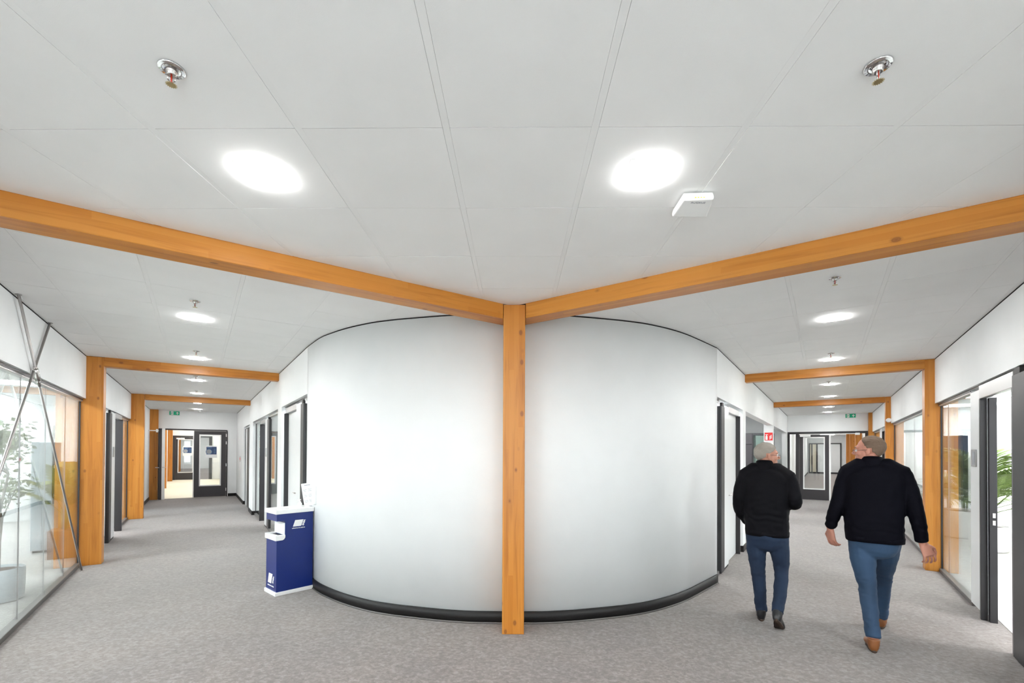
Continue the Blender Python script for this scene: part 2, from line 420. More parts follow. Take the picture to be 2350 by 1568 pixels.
ga = -.0127; gx = Vector((math.cos(ga), math.sin(ga), 0)); gy = Vector((-math.sin(ga), math.cos(ga), 0))
gorg = gx * -.2829 + gy * 1.8078
tiles(ch, gorg, gx, gy, .6, .6, -7, 8, -7, 5, hub_planes)
def ribbon_planes(f, s0, s1, uo, umin, extra=[]):
    return [plane_of(f, 's', s1), plane_of(f, 's', s0, -1), plane_of(f, 'u', uo), plane_of(f, 'u', umin, -1)] + extra
for f, c, (r0, c0) in ((L, cL, (4.505, .0365)), (R, cR, (4.453, .070))):
    sgn = 1 if f is L else -1
    for k in range(3):
        s0 = c['S'][k] + (.183 if k == 0 else .16); s1 = c['S'][k + 1] - .002
        root = croot('ceiling_left' if f is L else 'ceiling_right', f, (s0 + s1) / 2, 0)
        pl_ = ribbon_planes(f, s0, s1, c['uo'] - .026, (-2.7 if k == 0 else c['ui'] + .026), [(Vector((sgn, 0, 0)), 0)] if k == 0 else [])
        org = f.S * (r0 + k * 8 * .61) + f.U * (c0 - .3025)
        # columns run along the corridor: ax = U, ay = S
        tiles(root, org, f.U, f.S, .605, .6105, -4, 3, -3, 9, pl_)
# dark plenum just above the tiles so joints read as thin grey lines
prism('ceiling_plenum', W0, [(-3.6, -2.2), (3.6, -2.2)] + [tuple(R.p(18.7, 1.25).xy), tuple(R.p(18.7, -1.2).xy), tuple(R.p(6, -1.3).xy), (0, 4.6), tuple(L.p(6, -1.3).xy), tuple(L.p(18.65, -1.2).xy), tuple(L.p(18.65, 1.29).xy)], HT + .020, HT + .026, 'ceiling_void', kind='structure')
# ------------------------------------------------------------------ walls
ZS = 2.32           # underside of the white wall above the glazing
WT = HT - .014      # top of the walls, a shadow gap above
def shadow(name, f, segs):
    boxes(name, f, segs, 'shadow_gap', kind='structure')
# curved wall
ribbon('wall_curved', CURVE, .10, 0, WT, 'white_wall', 1, kind='structure')
ribbon('trim_1', [(x, y + .004) for x, y in CURVE], .02, WT, HT + .012, 'shadow_gap', 1, kind='structure')
ribbon('baseboard_curved', CURVE, .014, 0, .112, 'black_trim', -1, kind='structure')
def off_curve(d):
    P = [Vector((p[0], p[1], 0)) for p in CURVE]; o = []
    for i in range(len(P)):
        t = (P[min(i + 1, len(P) - 1)] - P[max(i - 1, 0)]).normalized(); o.append(P[i] + Vector((t.y, -t.x, 0)) * d)
    return [(p.x, p.y) for p in o]
ribbon('trim_2', off_curve(.004), .026, HT - .0015, HT + .010, 'tile_bar', -1, kind='structure')
ribbon('trim_3', off_curve(.014), .010, 0, .014, 'dark_alu', -1, kind='structure')
LI = dict(op=[(6.07, 8.17, ZS), (8.60, 12.90, ZS), (13.80, 15.60, 2.30)], end=18.65)
# inner walls (with door openings)
def inner_wall(f, c, ops, end, name):
    ui = c['ui']; th = -.14; segs = []; cur = 6.07
    for a, b, z in ops:
        if a > cur + .01: segs.append((cur, a, ui + th, ui, 0, WT))
        segs.append((a, b, ui + th, ui, z, WT)); cur = b
    if cur < end: segs.append((cur, end, ui + th, ui, 0, WT))
    boxes(name, f, segs, 'white_wall', kind='structure')
    boxes('trim_4' if f is L else 'trim_5', f, [(6.07, end, ui - .03, ui - .003, WT, HT + .012)], 'shadow_gap', kind='structure')
    boxes('trim_6' if f is L else 'trim_7', f, [(6.07, end, ui, ui + .026, HT - .0015, HT + .01)], 'tile_bar', kind='structure')
    bs = []
    cur = 6.07
    for a, b, z in ops + [(end, end, 0)]:
        if a - cur > .05: bs.append((cur - .012, a + .012, ui - .13, ui + .012, 0, .10))
        cur = b
    boxes('baseboard_left' if f is L else 'baseboard_right', f, bs, 'black_trim', kind='structure')
inner_wall(L, cL, LI['op'], 18.65, 'wall_inner_left')
RIop = [(6.06, 8.20, 2.305), (8.52, 13.36, 2.31), (13.58, 18.30, 2.31)]
inner_wall(R, cR, [RIop[0], RIop[1], RIop[2]], 18.70, 'wall_inner_right')
# outer walls: strip above the glazing, behind the posts
def outer_wall(f, c, spans, name, n1, n2):
    uo = c['uo']; segs = []
    for a, b, z in spans: segs.append((a, b, uo, uo + .13, z, WT))
    boxes(name, f, segs, 'white_wall', kind='structure')
    sg = [(a, b, uo + .004, uo + .03, WT, HT + .012) for a, b, z in spans]; boxes(n1, f, sg, 'shadow_gap', kind='structure')
    sg = [(a, b, uo - .026, uo, HT - .0015, HT + .01) for a, b, z in spans if b > 3.6]; boxes(n2, f, sg, 'tile_bar', kind='structure')
outer_wall(L, cL, [(-1.2, 1.3, 0), (1.3, 8.50, ZS), (8.70, 13.58, ZS), (13.78, 15.7, 2.30), (15.7, 18.48, 0)], 'wall_outer_left', 'trim_8', 'trim_9')
outer_wall(R, cR, [(-1.2, 1.0, 0), (1.0, 8.43, 2.30), (8.63, 13.515, 2.30), (13.71, 18.50, 2.30)], 'wall_outer_right', 'trim_10', 'trim_11')
boxes('baseboard_outer', L, [(15.69, 18.48, cL['uo'] - .012, cL['uo'] + .12, 0, .10)], 'black_trim', kind='structure')
boxes('wall_back', W0, [(-4, -2.0, -2.32, -2.2, 0, 2.945), (2.0, 4, -2.32, -2.2, 0, 2.945), (-2.0, 2.0, -2.32, -2.2, 2.75, 2.945), (-2.0, 2.0, -2.32, -2.2, 0, .25)], 'white_wall', kind='structure')  # middle left open for the added window that lets fill light in
BACK = 1
# ------------------------------------------------------------------ timber frame
def timber(name, f, s0, s1, u0, u1, z0, z1, mat, label, cat, group=None):
    o = box(name, f, s0, s1, u0, u1, z0, z1, mat, bev=.003); tag(o, label, cat, group); return o
# centre post is square to the camera side
bm = bmesh.new(); bm_box(bm, -.0968, .0968, -.12, .12, 0, HT - .002); bevel(bm, .003)
cp = mesh_obj('wooden_post', bm, 'wood_z', Matrix.Translation((.0422, 4.1204, 0)))
tag(cp, 'pale pine post standing in front of the middle of the curved white wall', 'post', 'timber posts')
ZB = 2.788
def beam(f, s0, s1, u0, u1, label):
    cs, cu = (s0 + s1) / 2, (u0 + u1) / 2; bm = bmesh.new()
    hu = (u1 - u0) / 2; hs = (s1 - s0) / 2
    bm_box(bm, -hu, hu, -hs, hs, 0, HT - ZB + .02)
    # cut plan skew: shear end at the centre post handled by length; bevel edges
    bevel(bm, .003)
    m4 = Matrix.Translation(f.p(cs, cu, ZB)) @ Matrix.Rotation(math.atan2(f.U.y, f.U.x), 4, 'Z')
    o = mesh_obj('wooden_beam', bm, 'wood_x', m4); return tag(o, label, 'beam', 'timber ceiling beams')
def mitred_beam(f, s0, s1, u1, xcut, label):
    """beam whose inner end is cut against the side face of the centre post (plane x = xcut)"""
    poly = []
    for s in (s0, s1):
        # find u where world x == xcut
        u = (xcut - f.S.x * s) / f.U.x; poly.append((s, u))
    pts = [f.p(s0, u1), f.p(s0, poly[0][1]), f.p(s1, poly[1][1]), f.p(s1, u1)]
    cu = (poly[0][1] + u1) / 2; m4 = Matrix.Translation(f.p((s0 + s1) / 2, cu, ZB)) @ Matrix.Rotation(math.atan2(f.U.y, f.U.x), 4, 'Z'); inv = m4.inverted()
    bm = bmesh.new(); a = [bm.verts.new(inv @ (p + Vector((0, 0, ZB)))) for p in pts]; b = [bm.verts.new(inv @ (p + Vector((0, 0, HT + .018)))) for p in pts]
    bm.faces.new(a[::-1]); bm.faces.new(b)
    for i in range(4): bm.faces.new((a[i], a[(i + 1) % 4], b[(i + 1) % 4], b[i]))
    bevel(bm, .003)
    o = mesh_obj('wooden_beam', bm, 'wood_x', m4); return tag(o, label, 'beam', 'timber ceiling beams')
mitred_beam(L, 3.32, 3.50, cL['uo'] - .005, -.0575, 'long pine beam nearest, running from the central post to the upper left')
mitred_beam(R, 3.335, 3.515, cR['uo'] - .005, .1420, 'long pine beam nearest, running from the central post to the upper right')
beam(L, 8.50, 8.66, cL['ui'], 1.112, 'second pine beam across the left corridor, joined to the wide post')
beam(L, 13.58, 13.74, cL['ui'], 1.05, 'third and farthest pine beam across the left corridor')
beam(R, 8.43, 8.59, cR['ui'], 1.128, 'second pine beam across the right corridor, joined to the wide post')
beam(R, 13.515, 13.675, cR['ui'], 1.13, 'third and farthest pine beam across the right corridor')
timber('wooden_post', L, 8.50, 8.70, 1.112, 1.355, 0, HT - .002, 'wood_z', 'wide pine post beside the glass wall and steel cross brace in the left corridor', 'post', 'timber posts')
timber('wooden_post', L, 13.58, 13.78, 1.055, 1.355, 0, HT - .002, 'wood_z', 'pine post carrying the farthest beam of the left corridor', 'post', 'timber posts')
timber('wooden_post', L, 18.47, 18.64, 1.08, 1.40, 0, HT - .002, 'wood_z', 'slim pine post behind the opened dark door at the end of the left corridor', 'post', 'timber posts')
timber('wooden_post', R, 8.43, 8.63, 1.128, 1.318, 0, HT - .002, 'wood_z', 'wide pine post at the right, behind the hand of the man in blue jeans', 'post', 'timber posts')
timber('wooden_post', R, 13.515, 13.71, 1.135, 1.318, 0, HT - .002, 'wood_z', 'pine post with a white siren, carrying the farthest beam of the right corridor', 'post', 'timber posts')
timber('wooden_post', R, 18.50, 18.69, 1.135, 1.32, 0, HT - .002, 'wood_z', 'slim pine post at the far end of the right corridor', 'post', 'timber posts')
# ------------------------------------------------------------------ glazed partitions
def glazing(n, f, s0, s1, u, zt, joints, z0=.05, tint='glass', endpost=(True, True)):
    r = empty('window_%d' % n, f, (s0 + s1) / 2, u, 0, kind='structure')
    box('bottom_rail', f, s0, s1, u - .032, u + .032, 0, z0, 'dark_alu', r, .003)
    box('top_rail', f, s0, s1, u - .032, u + .032, zt - .045, zt, 'alu', r, .003)
    box('top_seal', f, s0, s1, u - .036, u - .030, zt - .030, zt - .012, 'dark_frame', r)
    if endpost[0]: box('side_profile', f, s0, s0 + .012, u - .013, u + .013, z0, zt - .045, 'dark_frame', r)
    if endpost[1]: box('side_profile', f, s1 - .012, s1, u - .013, u + .013, z0, zt - .045, 'dark_frame', r)
    js = [s0 + .004] + joints + [s1 - .004]
    for a, b in zip(js, js[1:]): box('pane', f, a + .0012, b - .0012, u - .005, u + .005, z0 - .01, zt - .04, tint, r)
    for j in joints: box('joint_seal', f, j - .0012, j + .0012, u - .0052, u + .0052, z0, zt - .045, 'alu', r)
    return r
def door_frame(n, f, s0, s1, u0, u1, zt, leaf=None, mat='dark_frame', casing='alu', head=.10, leafmat='white_panel', handle_s=None, jw=.04):
    r = empty('door_%d' % n, f, (s0 + s1) / 2, (u0 + u1) / 2, 0, kind='structure')
    box('jamb', f, s0, s0 + jw, u0, u1, 0, zt - head, mat, r, .002); box('jamb', f, s1 - jw, s1, u0, u1, 0, zt - head, mat, r, .002)
    box('header', f, s0, s1, u0, u1, zt - head, zt, casing, r, .003)
    return r
G = 1.36
glazing(1, L, 1.32, 8.498, G, ZS, [2.75, 3.56, 4.37, 5.18, 5.99, 6.83, 7.70])
glazing(2, L, 8.702, 10.26, G, ZS, [])
# left corridor, outer side, second bay: door unit
def dark_block(f, s0, s1, u0, u1, zt, r, nub_s):
    box('door_edge', f, s0, s1, u0, u1, .012, zt, 'dark_frame', r, .003)
    box('top_stop', f, nub_s - .05, nub_s + .05, u0 + .01, u1 - .01, zt, zt + .045, 'black_trim', r)
    box('edge_groove', f, (s0 + s1) / 2 - .006, (s0 + s1) / 2 + .006, min(u0, u1) - .0015, max(u0, u1) + .0015, .02, zt - .01, 'shadow_gap', r)
r = empty('window_20', W0, 0, -2.26, 0, kind='structure')  # added unseen window behind the camera, lets world light in as fill
for x in (-2.0, -.7, .66, 1.96): box('mullion', W0, x, x + .04, -2.3, -2.22, .25, 2.75, 'dark_alu', r)
for a, b in ((-1.96, -.7), (-.66, .66), (.70, 1.96)): box('pane', W0, a, b, -2.262, -2.25, .25, 2.75, 'glass', r)
def door_unit(n, f, b0, b1, p1, j0, uf, sg, zt, leaf=None, plate=None, b_d=.055):
    """dark block, white panel, opening (with or without a leaf) and far jamb, standing in one plane"""
    r = empty('door_%d' % n, f, (b0 + j0) / 2, uf, 0, kind='structure'); q = lambda a, b: sorted((uf + sg * a, uf + sg * b))
    box('door_edge', f, b0, b1, *q(0, b_d), .012, zt - .075, 'dark_frame', r, .003)
    box('edge_groove', f, b0 - .0015, b0 + .004, *q(b_d * .45, b_d * .58), .02, zt - .085, 'shadow_gap', r)
    box('top_stop', f, b1 - .12, b1 - .02, *q(.01, .04), zt - .075, zt - .02, 'black_trim', r)
    box('white_panel', f, b1 + .015, p1, *q(.008, .06), .03, zt - .045, 'white_panel', r, .003)
    box('panel_foot', f, b1 + .015, p1, *q(.014, .05), 0, .03, 'black_trim', r)
    box('header', f, p1 + .002, j0 + .05, *q(.01, .08), zt - .115, zt - .03, 'alu', r, .003)
    box('jamb', f, j0, j0 + .05, *q(-.01, .095), 0, zt - .115, 'dark_frame', r, .002)
    box('jamb', f, p1 + .002, p1 + .03, *q(.03, .09), 0, zt - .115, 'alu', r, .002)
    if leaf:
        lf = box('leaf', f, p1 + .035, j0 - .01, *q(.05, .09), .012, zt - .12, leaf, r, .002)
        box('handle', f, p1 + .10, p1 + .23, *q(.005, .016), .985, 1.0, 'steel', lf, .004); box('handle_spindle', f, p1 + .10, p1 + .115, *q(.005, .05), .985, 1.0, 'steel', lf)
    if plate: box('room_plate', f, plate, plate + .12, *q(-.004, .008), 1.48, 1.66, 'alu', r, .002)
    return r
door_unit(1, L, 10.27, 10.50, 10.93, 11.75, 1.255, 1, ZS, plate=10.66)
box('top_rail', L, 8.72, 13.56, 1.33, 1.39, ZS - .045, ZS - .001, 'alu', bpy.data.objects['door_1'])
glazing(3, L, 11.82, 13.578, G, ZS - .002, [])
r = door_frame(2, L, 13.80, 15.68, 1.36, 1.42, 2.30)
box('leaf', L, 13.85, 15.63, 1.375, 1.41, .01, 2.19, 'glass', r)
glazing(4, L, -1.0, 1.2, 1.5, 2.2, [])   # placeholder behind the camera wall, replaced below
for o in [bpy.data.objects['window_4']] + KIDS.get('window_4', []): bpy.data.objects.remove(o)
# right corridor, outer side, first bay
glazing(4, R, 6.76, 8.428, 1.30, 2.30, [8.02])
r = door_frame(3, R, 5.30, 6.28, 1.235, 1.284, 2.28, head=.13)
box('white_panel', R, 6.30, 6.745, 1.262, 1.34, .045, 2.255, 'white_panel', r, .003)
box('room_plate', R, 6.50, 6.66, 1.248, 1.262, 1.48, 1.655, 'alu', r, .002)
box('room_plate_insert', R, 6.515, 6.60, 1.246, 1.2485, 1.50, 1.635, 'print_grey', r)
box('jamb_lining', R, 6.185, 6.24, 1.285, 1.338, 0, 2.15, 'dark_frame', r, .002)
for z in (.93, 1.0): box('strike_plate', R, 6.180, 6.186, 1.305, 1.325, z, z + .045, 'steel', r)
box('casing', R, 5.245, 5.315, 1.232, 1.262, 0, 2.24, 'alu', r, .004)
box('door_edge', R, 4.30, 5.235, 1.215, 1.262, .01, 2.235, 'dark_frame', r, .003)
box('top_stop', R, 5.10, 5.225, 1.225, 1.26, 2.235, 2.29, 'black_trim', r)
box('top_rail', R, 1.0, 8.42, 1.262, 1.34, 2.28, 2.2995, 'dark_alu', r)
glazing(5, R, 1.05, 4.28, 1.30, 2.30, [2.0, 3.1])
# right corridor, outer side, farther bays
glazing(6, R, 8.632, 13.513, 1.30, 2.30, [9.7, 10.75, 11.8])
glazing(7, R, 13.72, 14.6, 1.30, 2.30, [])
r = door_frame(4, R, 14.62, 15.9, 1.26, 1.36, 2.30)
box('white_panel', R, 15.9, 16.5, 1.26, 1.33, .03, 2.28, 'white_panel', r)
box('leaf', R, 14.68, 15.84, 1.30, 1.34, .01, 2.19, 'dark_door', r)
glazing(8, R, 16.52, 18.48, 1.30, 2.30, [])
# left corridor, inner side (recessed door units)
ui = cL['ui']
door_unit(5, L, 6.50, 6.70, 7.08, 8.02, -1.145, -1, ZS, leaf='white_panel')
glazing(9, L, 6.09, 6.49, ui - .08, ZS, [], endpost=(False, False))
box('top_rail', L, 6.08, 8.16, ui - .11, ui - .05, ZS - .012, ZS - .001, 'dark_alu', bpy.data.objects['door_5'])
door_unit(6, L, 10.20, 10.50, 10.95, 11.72, -1.165, -1, ZS, plate=10.66)
glazing(10, L, 8.62, 10.18, ui - .08, ZS, [])
glazing(11, L, 11.80, 12.88, ui - .08, ZS, [])
r = door_frame(7, L, 14.0, 15.5, ui - .12, ui - .03, 2.29, head=.05)
box('leaf', L, 14.05, 14.95, ui - .09, ui - .035, .012, 2.23, 'dark_door', r, .002)
box('white_panel', L, 14.96, 15.4, ui - .09, ui - .04, .012, 2.23, 'white_panel', r, .002)
for z in (1.0, 1.08): box('lock_plate', L, 14.15, 14.22, ui - .035, ui - .028, z, z + .05, 'steel', r)
# right corridor, inner side
ui = cR['ui']
door_unit(8, R, 6.50, 6.73, 7.10, 8.0, -1.125, -1, 2.305, leaf='white_panel')
glazing(12, R, 6.08, 6.49, ui - .08, 2.305, [], endpost=(False, False))
# ------------------------------------------------------------------ end walls with double doors
def leaf(r, f, s, u0, u1, z1, face, rim='white_gloss', mat='dark_door', wb=.36, wt=.12, ws=.12, th=.05, z0=.01):
    """a door leaf in the plane s, with a glazed opening and a white rim"""
    lo, hi = min(u0, u1), max(u0, u1)
    a, b, c, d = lo + ws, hi - ws, z0 + wb, z1 - wt
    bm = bmesh.new(); off = (lo + hi) / 2
    for (x0, x1, q0, q1) in ((lo, hi, z0, c), (lo, hi, d, z1), (lo, a, c, d), (b, hi, c, d)):
        y = sorted((f.fl * (x0 - off), f.fl * (x1 - off))); bm_box(bm, -th / 2, th / 2, y[0], y[1], q0, q1)
    lf = mesh_obj('leaf', bm, mat, mat_at(f, s, off, 0), r)
    bm = bmesh.new(); w_ = .035; t2 = th / 2 + .008
    for (x0, x1, q0, q1) in ((a, b, c, c + w_), (a, b, d - w_, d), (a, a + w_, c + w_, d - w_), (b - w_, b, c + w_, d - w_)):
        y = sorted((f.fl * (x0 - off), f.fl * (x1 - off))); bm_box(bm, -t2, t2, y[0], y[1], q0, q1)
    mesh_obj('window_rim', bm, rim, mat_at(f, s, off, 0), lf)
    box('pane', f, s - .004, s + .004, a + w_, b - w_, c + w_, d - w_, 'glass', lf)
    return lf
def end_wall(f, s, segs, name): boxes(name, f, [(s, s + .14, a, b, z0, z1) for a, b, z0, z1 in segs], 'white_wall', kind='structure')
SL = 18.65
end_wall(L, SL, [(-2.0, -.84, 0, 2.945), (-.84, 1.20, 2.315, 2.945), (1.20, 1.6, 0, 2.945)], 'wall_end_left')
boxes('baseboard_end', L, [(SL - .013, SL, ui, -.86, 0, .10)], 'black_trim', kind='structure')
boxes('trim_12', L, [(SL - .026, SL, cL['ui'], cL['uo'], HT - .0015, HT + .01)], 'tile_bar', kind='structure')
r = empty('door_9', L, SL, .15, 0, kind='structure')
box('header', L, SL - .02, SL + .10, -.83, 1.19, 2.27, 2.315, 'dark_frame', r, .002)
box('jamb', L, SL - .02, SL + .10, -.84, -.80, 0, 2.27, 'dark_frame', r, .002)
box('jamb', L, SL - .02, SL + .10, 1.06, 1.19, 0, 2.27, 'dark_frame', r, .002)
leaf(r, L, SL + .0, -.795, .125, 2.262, 1, ws=.145, wb=.37, wt=.12)
box('leaf_edge', L, SL - .03, SL + .03, .128, .155, .01, 2.262, 'white_gloss', r)
for z in (.2, 1.05, 1.82, 2.08): box('hinge', L, SL - .04, SL - .02, -.81, -.785, z, z + .10, 'steel', r)
# opened leaf, swung towards the camera along the left wall
lf = box('leaf', L, 18.30, 18.60, .975, 1.045, .01, 2.262, 'dark_door', r)
box('leaf_edge', L, 18.28, 18.30, .89, .97, .01, 2.30, 'white_gloss', r)
box('kick_plate', L, 18.32, 18.5, .968, .974, .02, .32, 'dark_frame', r)
for u in (.90, 1.07): box('handle', L, 18.10, 18.12, u - .05, u + .05, 1.04, 1.06, 'steel', r, .004)
box('closer_arm', L, 17.9, 17.93, 1.03, 1.29, 2.20, 2.225, 'white_gloss', r)
box('closer_body', L, 17.85, 18.1, 1.05, 1.10, 2.16, 2.26, 'white_gloss', r, .008)
# poster taped to the glazed leaf and its twin farther on
def poster(f, s, uc, zc, wd, ht, label):
    r = empty('poster', f, s, uc, zc, label, 'poster', 'posters on the glazed doors'); h = wd / 2
    box('sheet', f, s - .002, s + .001, uc - h, uc + h, zc - ht / 2, zc + ht / 2, 'white_panel', r)
    box('navy_field', f, s - .003, s - .002, uc - h * .92, uc + h * .80, zc - ht * .22, zc + ht * .40, 'poster_navy', r)
    bm = bmesh.new(); cyl(bm, (0, 0, 0), (-.001, 0, 0), wd * .27, n=20)
    mesh_obj('round_emblem', bm, 'poster_teal', mat_at(f, s - .003, uc + h * .38, zc - ht * .0), r)
    bm = bmesh.new(); cyl(bm, (0, 0, 0), (-.001, 0, 0), wd * .22, n=20)
    mesh_obj('round_picture', bm, 'print_grey', mat_at(f, s - .004, uc + h * .38, zc - ht * .0), r)
    for k in range(3): box('text_block', f, s - .0036, s - .003, uc - h * .80, uc - h * .42, zc - ht * (.12 - .15 * k), zc - ht * (.05 - .15 * k), 'poster_teal', r)
    box('head_line', f, s - .0036, s - .003, uc - h * .1, uc + h * .7, zc + ht * .29, zc + ht * .35, 'poster_teal', r)
    return r
poster(L, SL - .012, -.36, 1.555, .34, .42, 'navy poster with a round picture taped to the glazed door at the left corridor end')
end_wall(R, 18.707, [(-2.0, -1.10, 0, 2.945), (-1.10, 1.13, 2.34, 2.945), (1.13, 1.6, 0, 2.945)], 'wall_end_right')
boxes('trim_13', R, [(18.707 - .026, 18.707, cR['ui'], cR['uo'], HT - .0015, HT + .01)], 'tile_bar', kind='structure')
SR = 18.707
r = empty('door_10', R, SR, 0, 0, kind='structure')
box('header', R, SR - .02, SR + .10, -1.095, 1.13, 2.265, 2.34, 'dark_frame', r, .002)
box('jamb', R, SR - .02, SR + .10, -1.095, -1.03, 0, 2.265, 'dark_frame', r, .002)
box('mullion', R, SR - .02, SR + .10, -.855, -.755, 0, 2.265, 'dark_frame', r, .002)
box('sidelight_pane', R, SR + .03, SR + .04, -1.03, -.855, .15, 2.265, 'glass', r)
box('sidelight_base', R, SR, SR + .06, -1.03, -.855, 0, .15, 'dark_frame', r)
leaf(r, R, SR + .01, -.75, .10, 2.235, 1, ws=.115, wb=.35, wt=.075)
box('leaf_edge', R, SR - .02, SR + .04, .10, .145, .01, 2.235, 'white_gloss', r)
box('closer_rail', R, SR - .07, SR - .03, -.74, .86, 2.245, 2.265, 'white_gloss', r, .003)
box('closer_body', R, SR - .10, SR - .03, -.73, -.42, 2.165, 2.235, 'white_gloss', r, .006)
box('jamb', R, SR - .02, SR + .10, 1.06, 1.13, 0, 2.265, 'dark_frame', r)
box('closer_body', R, SR - .10, SR - .03, .80, .92, 2.21, 2.28, 'white_gloss', r, .006)
# ------------------------------------------------------------------ corridors beyond the end doors
boxes('wall_beyond_left', L, [(18.79, 30.05, 1.30, 1.42, 0, 2.945), (18.79, 48, -1.30, -1.16, 0, 2.945), (30.25, 48, 1.30, 1.42, 0, 2.945), (48, 48.1, -1.3, 1.42, 0, 2.945)], 'white_wall', kind='structure')
boxes('baseboard_beyond_left', L, [(18.79, 30.05, -1.16, -1.145, 0, .1), (30.25, 48, -1.16, -1.145, 0, .1)], 'black_trim', kind='structure')
floor2 = boxes('floor_beyond', L, [(18.66, 30.05, -1.16, 1.30, .0005, .004)], 'cream_carpet' if 'cream_carpet' in MATS else 'cream', kind='structure')
end_wall(L, 30.06, [(-1.16, -.62, 0, 2.945), (-.62, 1.16, 2.38, 2.945), (1.16, 1.30, 0, 2.945)], 'wall_cross_left')
r = empty('door_11', L, 30.06, .3, 0, kind='structure')
box('header', L, 30.0, 30.15, -.62, 1.16, 2.30, 2.38, 'dark_frame', r)
box('jamb', L, 30.0, 30.15, 1.02, 1.16, 0, 2.30, 'dark_frame', r); box('jamb', L, 30.0, 30.15, -.62, -.48, 0, 2.30, 'dark_frame', r)
leaf(r, L, 30.08, .14, 1.015, 2.29, 1, ws=.10, wb=.37, wt=.10)
box('closer_body', L, 29.98, 30.04, .62, .98, 2.19, 2.26, 'white_gloss', r)
poster(L, 30.05, .50, 1.555, .42, .50, 'small navy poster on the second glazed door, seen through the doorway')
for k, s in enumerate((23.7, 28.9, 33.9, 36.5, 39.1, 42)):
    o = box('wooden_post', L, s, s + .2, 1.10, 1.30, 0, 2.93, 'wood_z'); tag(o, ['first pine post beyond the left end doors', 'second pine post beyond the left end doors, next to the farther dark door'][k] if k < 2 else ['third', 'fourth', 'fifth', 'sixth'][k - 2] + ' pine post beyond the left end doors, seen through their glass', 'post', 'far posts beyond the left doors')
boxes('wall_beyond_right', R, [(18.85, 43.2, 1.24, 1.36, 0, 2.945), (18.85, 43.2, -1.30, -1.16, 0, 2.945), (43.1, 43.24, -1.3, 1.36, 0, 2.945)], 'white_wall', kind='structure')
boxes('baseboard_beyond_right', R, [(18.85, 43.1, -1.16, -1.145, 0, .1)], 'black_trim', kind='structure')
r = empty('door_12', R, 43.05, 0, 0, kind='structure')
for a, b, c_, d_ in ((-1.08, -1.0, .03, 2.36), (-.92, -.84, .03, 2.36), (-.60, -.5, 0, 2.36), (.92, 1.0, .03, 2.36)): box('frame_post', R, 42.98, 43.08, a, b, c_, d_, 'dark_frame', r)
box('frame_rail', R, 42.98, 43.08, -1.08, 1.0, 2.30, 2.38, 'dark_frame', r); box('frame_rail', R, 42.98, 43.08, -1.08, 1.0, .0, .12, 'dark_frame', r)
box('panel', R, 43.0, 43.07, -1.0, -.6, .12, 2.3, 'cream', r); box('panel', R, 43.0, 43.07, -.5, .92, .12, 2.3, 'white_panel', r)
for k, s in enumerate((23.8, 28.9, 34.0)):
    o = box('wooden_post', R, s, s + .2, 1.02, 1.24, 0, 2.93, 'wood_z'); tag(o, ['nearest', 'middle', 'farthest'][k] + ' of the pine posts glimpsed beyond the right end doors', 'post', 'far posts beyond the right doors')
    box('wooden_beam', R, s, s + .16, -1.16, 1.02, 2.788, 2.93, 'wood_x')
for i, o in enumerate([o for o in bpy.data.objects if o.name.startswith('wooden_beam') and 'label' not in o]):
    tag(o, ['nearest', 'middle', 'farthest'][i % 3] + ' pine cross beam beyond the right end doors', 'beam', 'far beams beyond the right doors')
# ------------------------------------------------------------------ rooms beside the corridors
def room(f, tag_, s0, s1, u0, u1, sgn, floorm=None):
    """three far walls of a side room; the corridor side is the partition"""
    lst = [(s0 - .1, s1 + .1, u1, u1 + .1 * sgn, 0, 2.945), (s0 - .1, s0, u0, u1, 0, 2.945), (s1, s1 + .1, u0, u1, 0, 2.945)]
    lst = [(a, b, min(c, d), max(c, d), e, g) for a, b, c, d, e, g in lst]
    boxes('wall_' + tag_, f, lst, 'white_wall', kind='structure')
    if floorm:
        boxes('floor_' + tag_, f, [(s0, s1, min(u0, u1), max(u0, u1), .001, .004)], floorm, kind='structure')
room(L, 'room_left', 1.2, 14.5, 1.43, 5.6, 1, 'striped_carpet')
room(R, 'room_right', .9, 18.4, 1.37, 5.2, 1, 'striped_carpet')
room(L, 'office_left', 6.2, 18.5, -1.26, -3.3, -1)
room(R, 'office_right', 6.2, 18.5, -1.25, -3.6, -1)
boxes('wall_office_divider', L, [(12.9, 13.0, -3.3, -1.26, 0, 2.945), (8.3, 8.4, -3.3, -1.26, 0, 2.945)], 'white_wall', kind='structure')
boxes('wall_pantry', R, [(8.3, 8.42, -3.6, -1.25, 0, 2.945)], 'white_wall', kind='structure')
# ------------------------------------------------------------------ ceiling luminaires
def luminaire(f, s, u, label, rot=0, size=.17):
    if not hasattr(luminaire, 'src'):
        r = empty('ceiling_light', f, s, u, HT, label, 'ceiling light', 'square ceiling downlights', rot=rot); m0 = MW[r.name]
        bm = bmesh.new(); h = size / 2 + .012; k = size / 2 - .004
        for b in ((-h, h, -h, -k), (-h, h, k, h), (-h, -k, -k, k), (k, h, -k, k)): bm_box(bm, *b, -.0012, .012)
        mesh_obj('rim', bm, 'white_gloss', m0, r)
        k = size / 2; bm = bmesh.new(); bm_box(bm, -k, k, -k, k, -.0085, -.0013)
        mesh_obj('diffuser', bm, 'lamp_diffuser', m0, r)
        luminaire.src = r; return r
    m4 = mat_at(f, s, u, HT) @ Matrix.Rotation(rot, 4, 'Z')
    return copy_tree(luminaire.src, m4, label=label, group='square ceiling downlights')
luminaire(W0, -1.164, 2.125, 'bright square downlight in the large foreground ceiling, the left one of two', ga)
luminaire(W0, .636, 2.10, 'bright square downlight in the large foreground ceiling, beside the white access point', ga)
ordn = ['nearest', 'second', 'third', 'fourth', 'fifth', 'sixth']
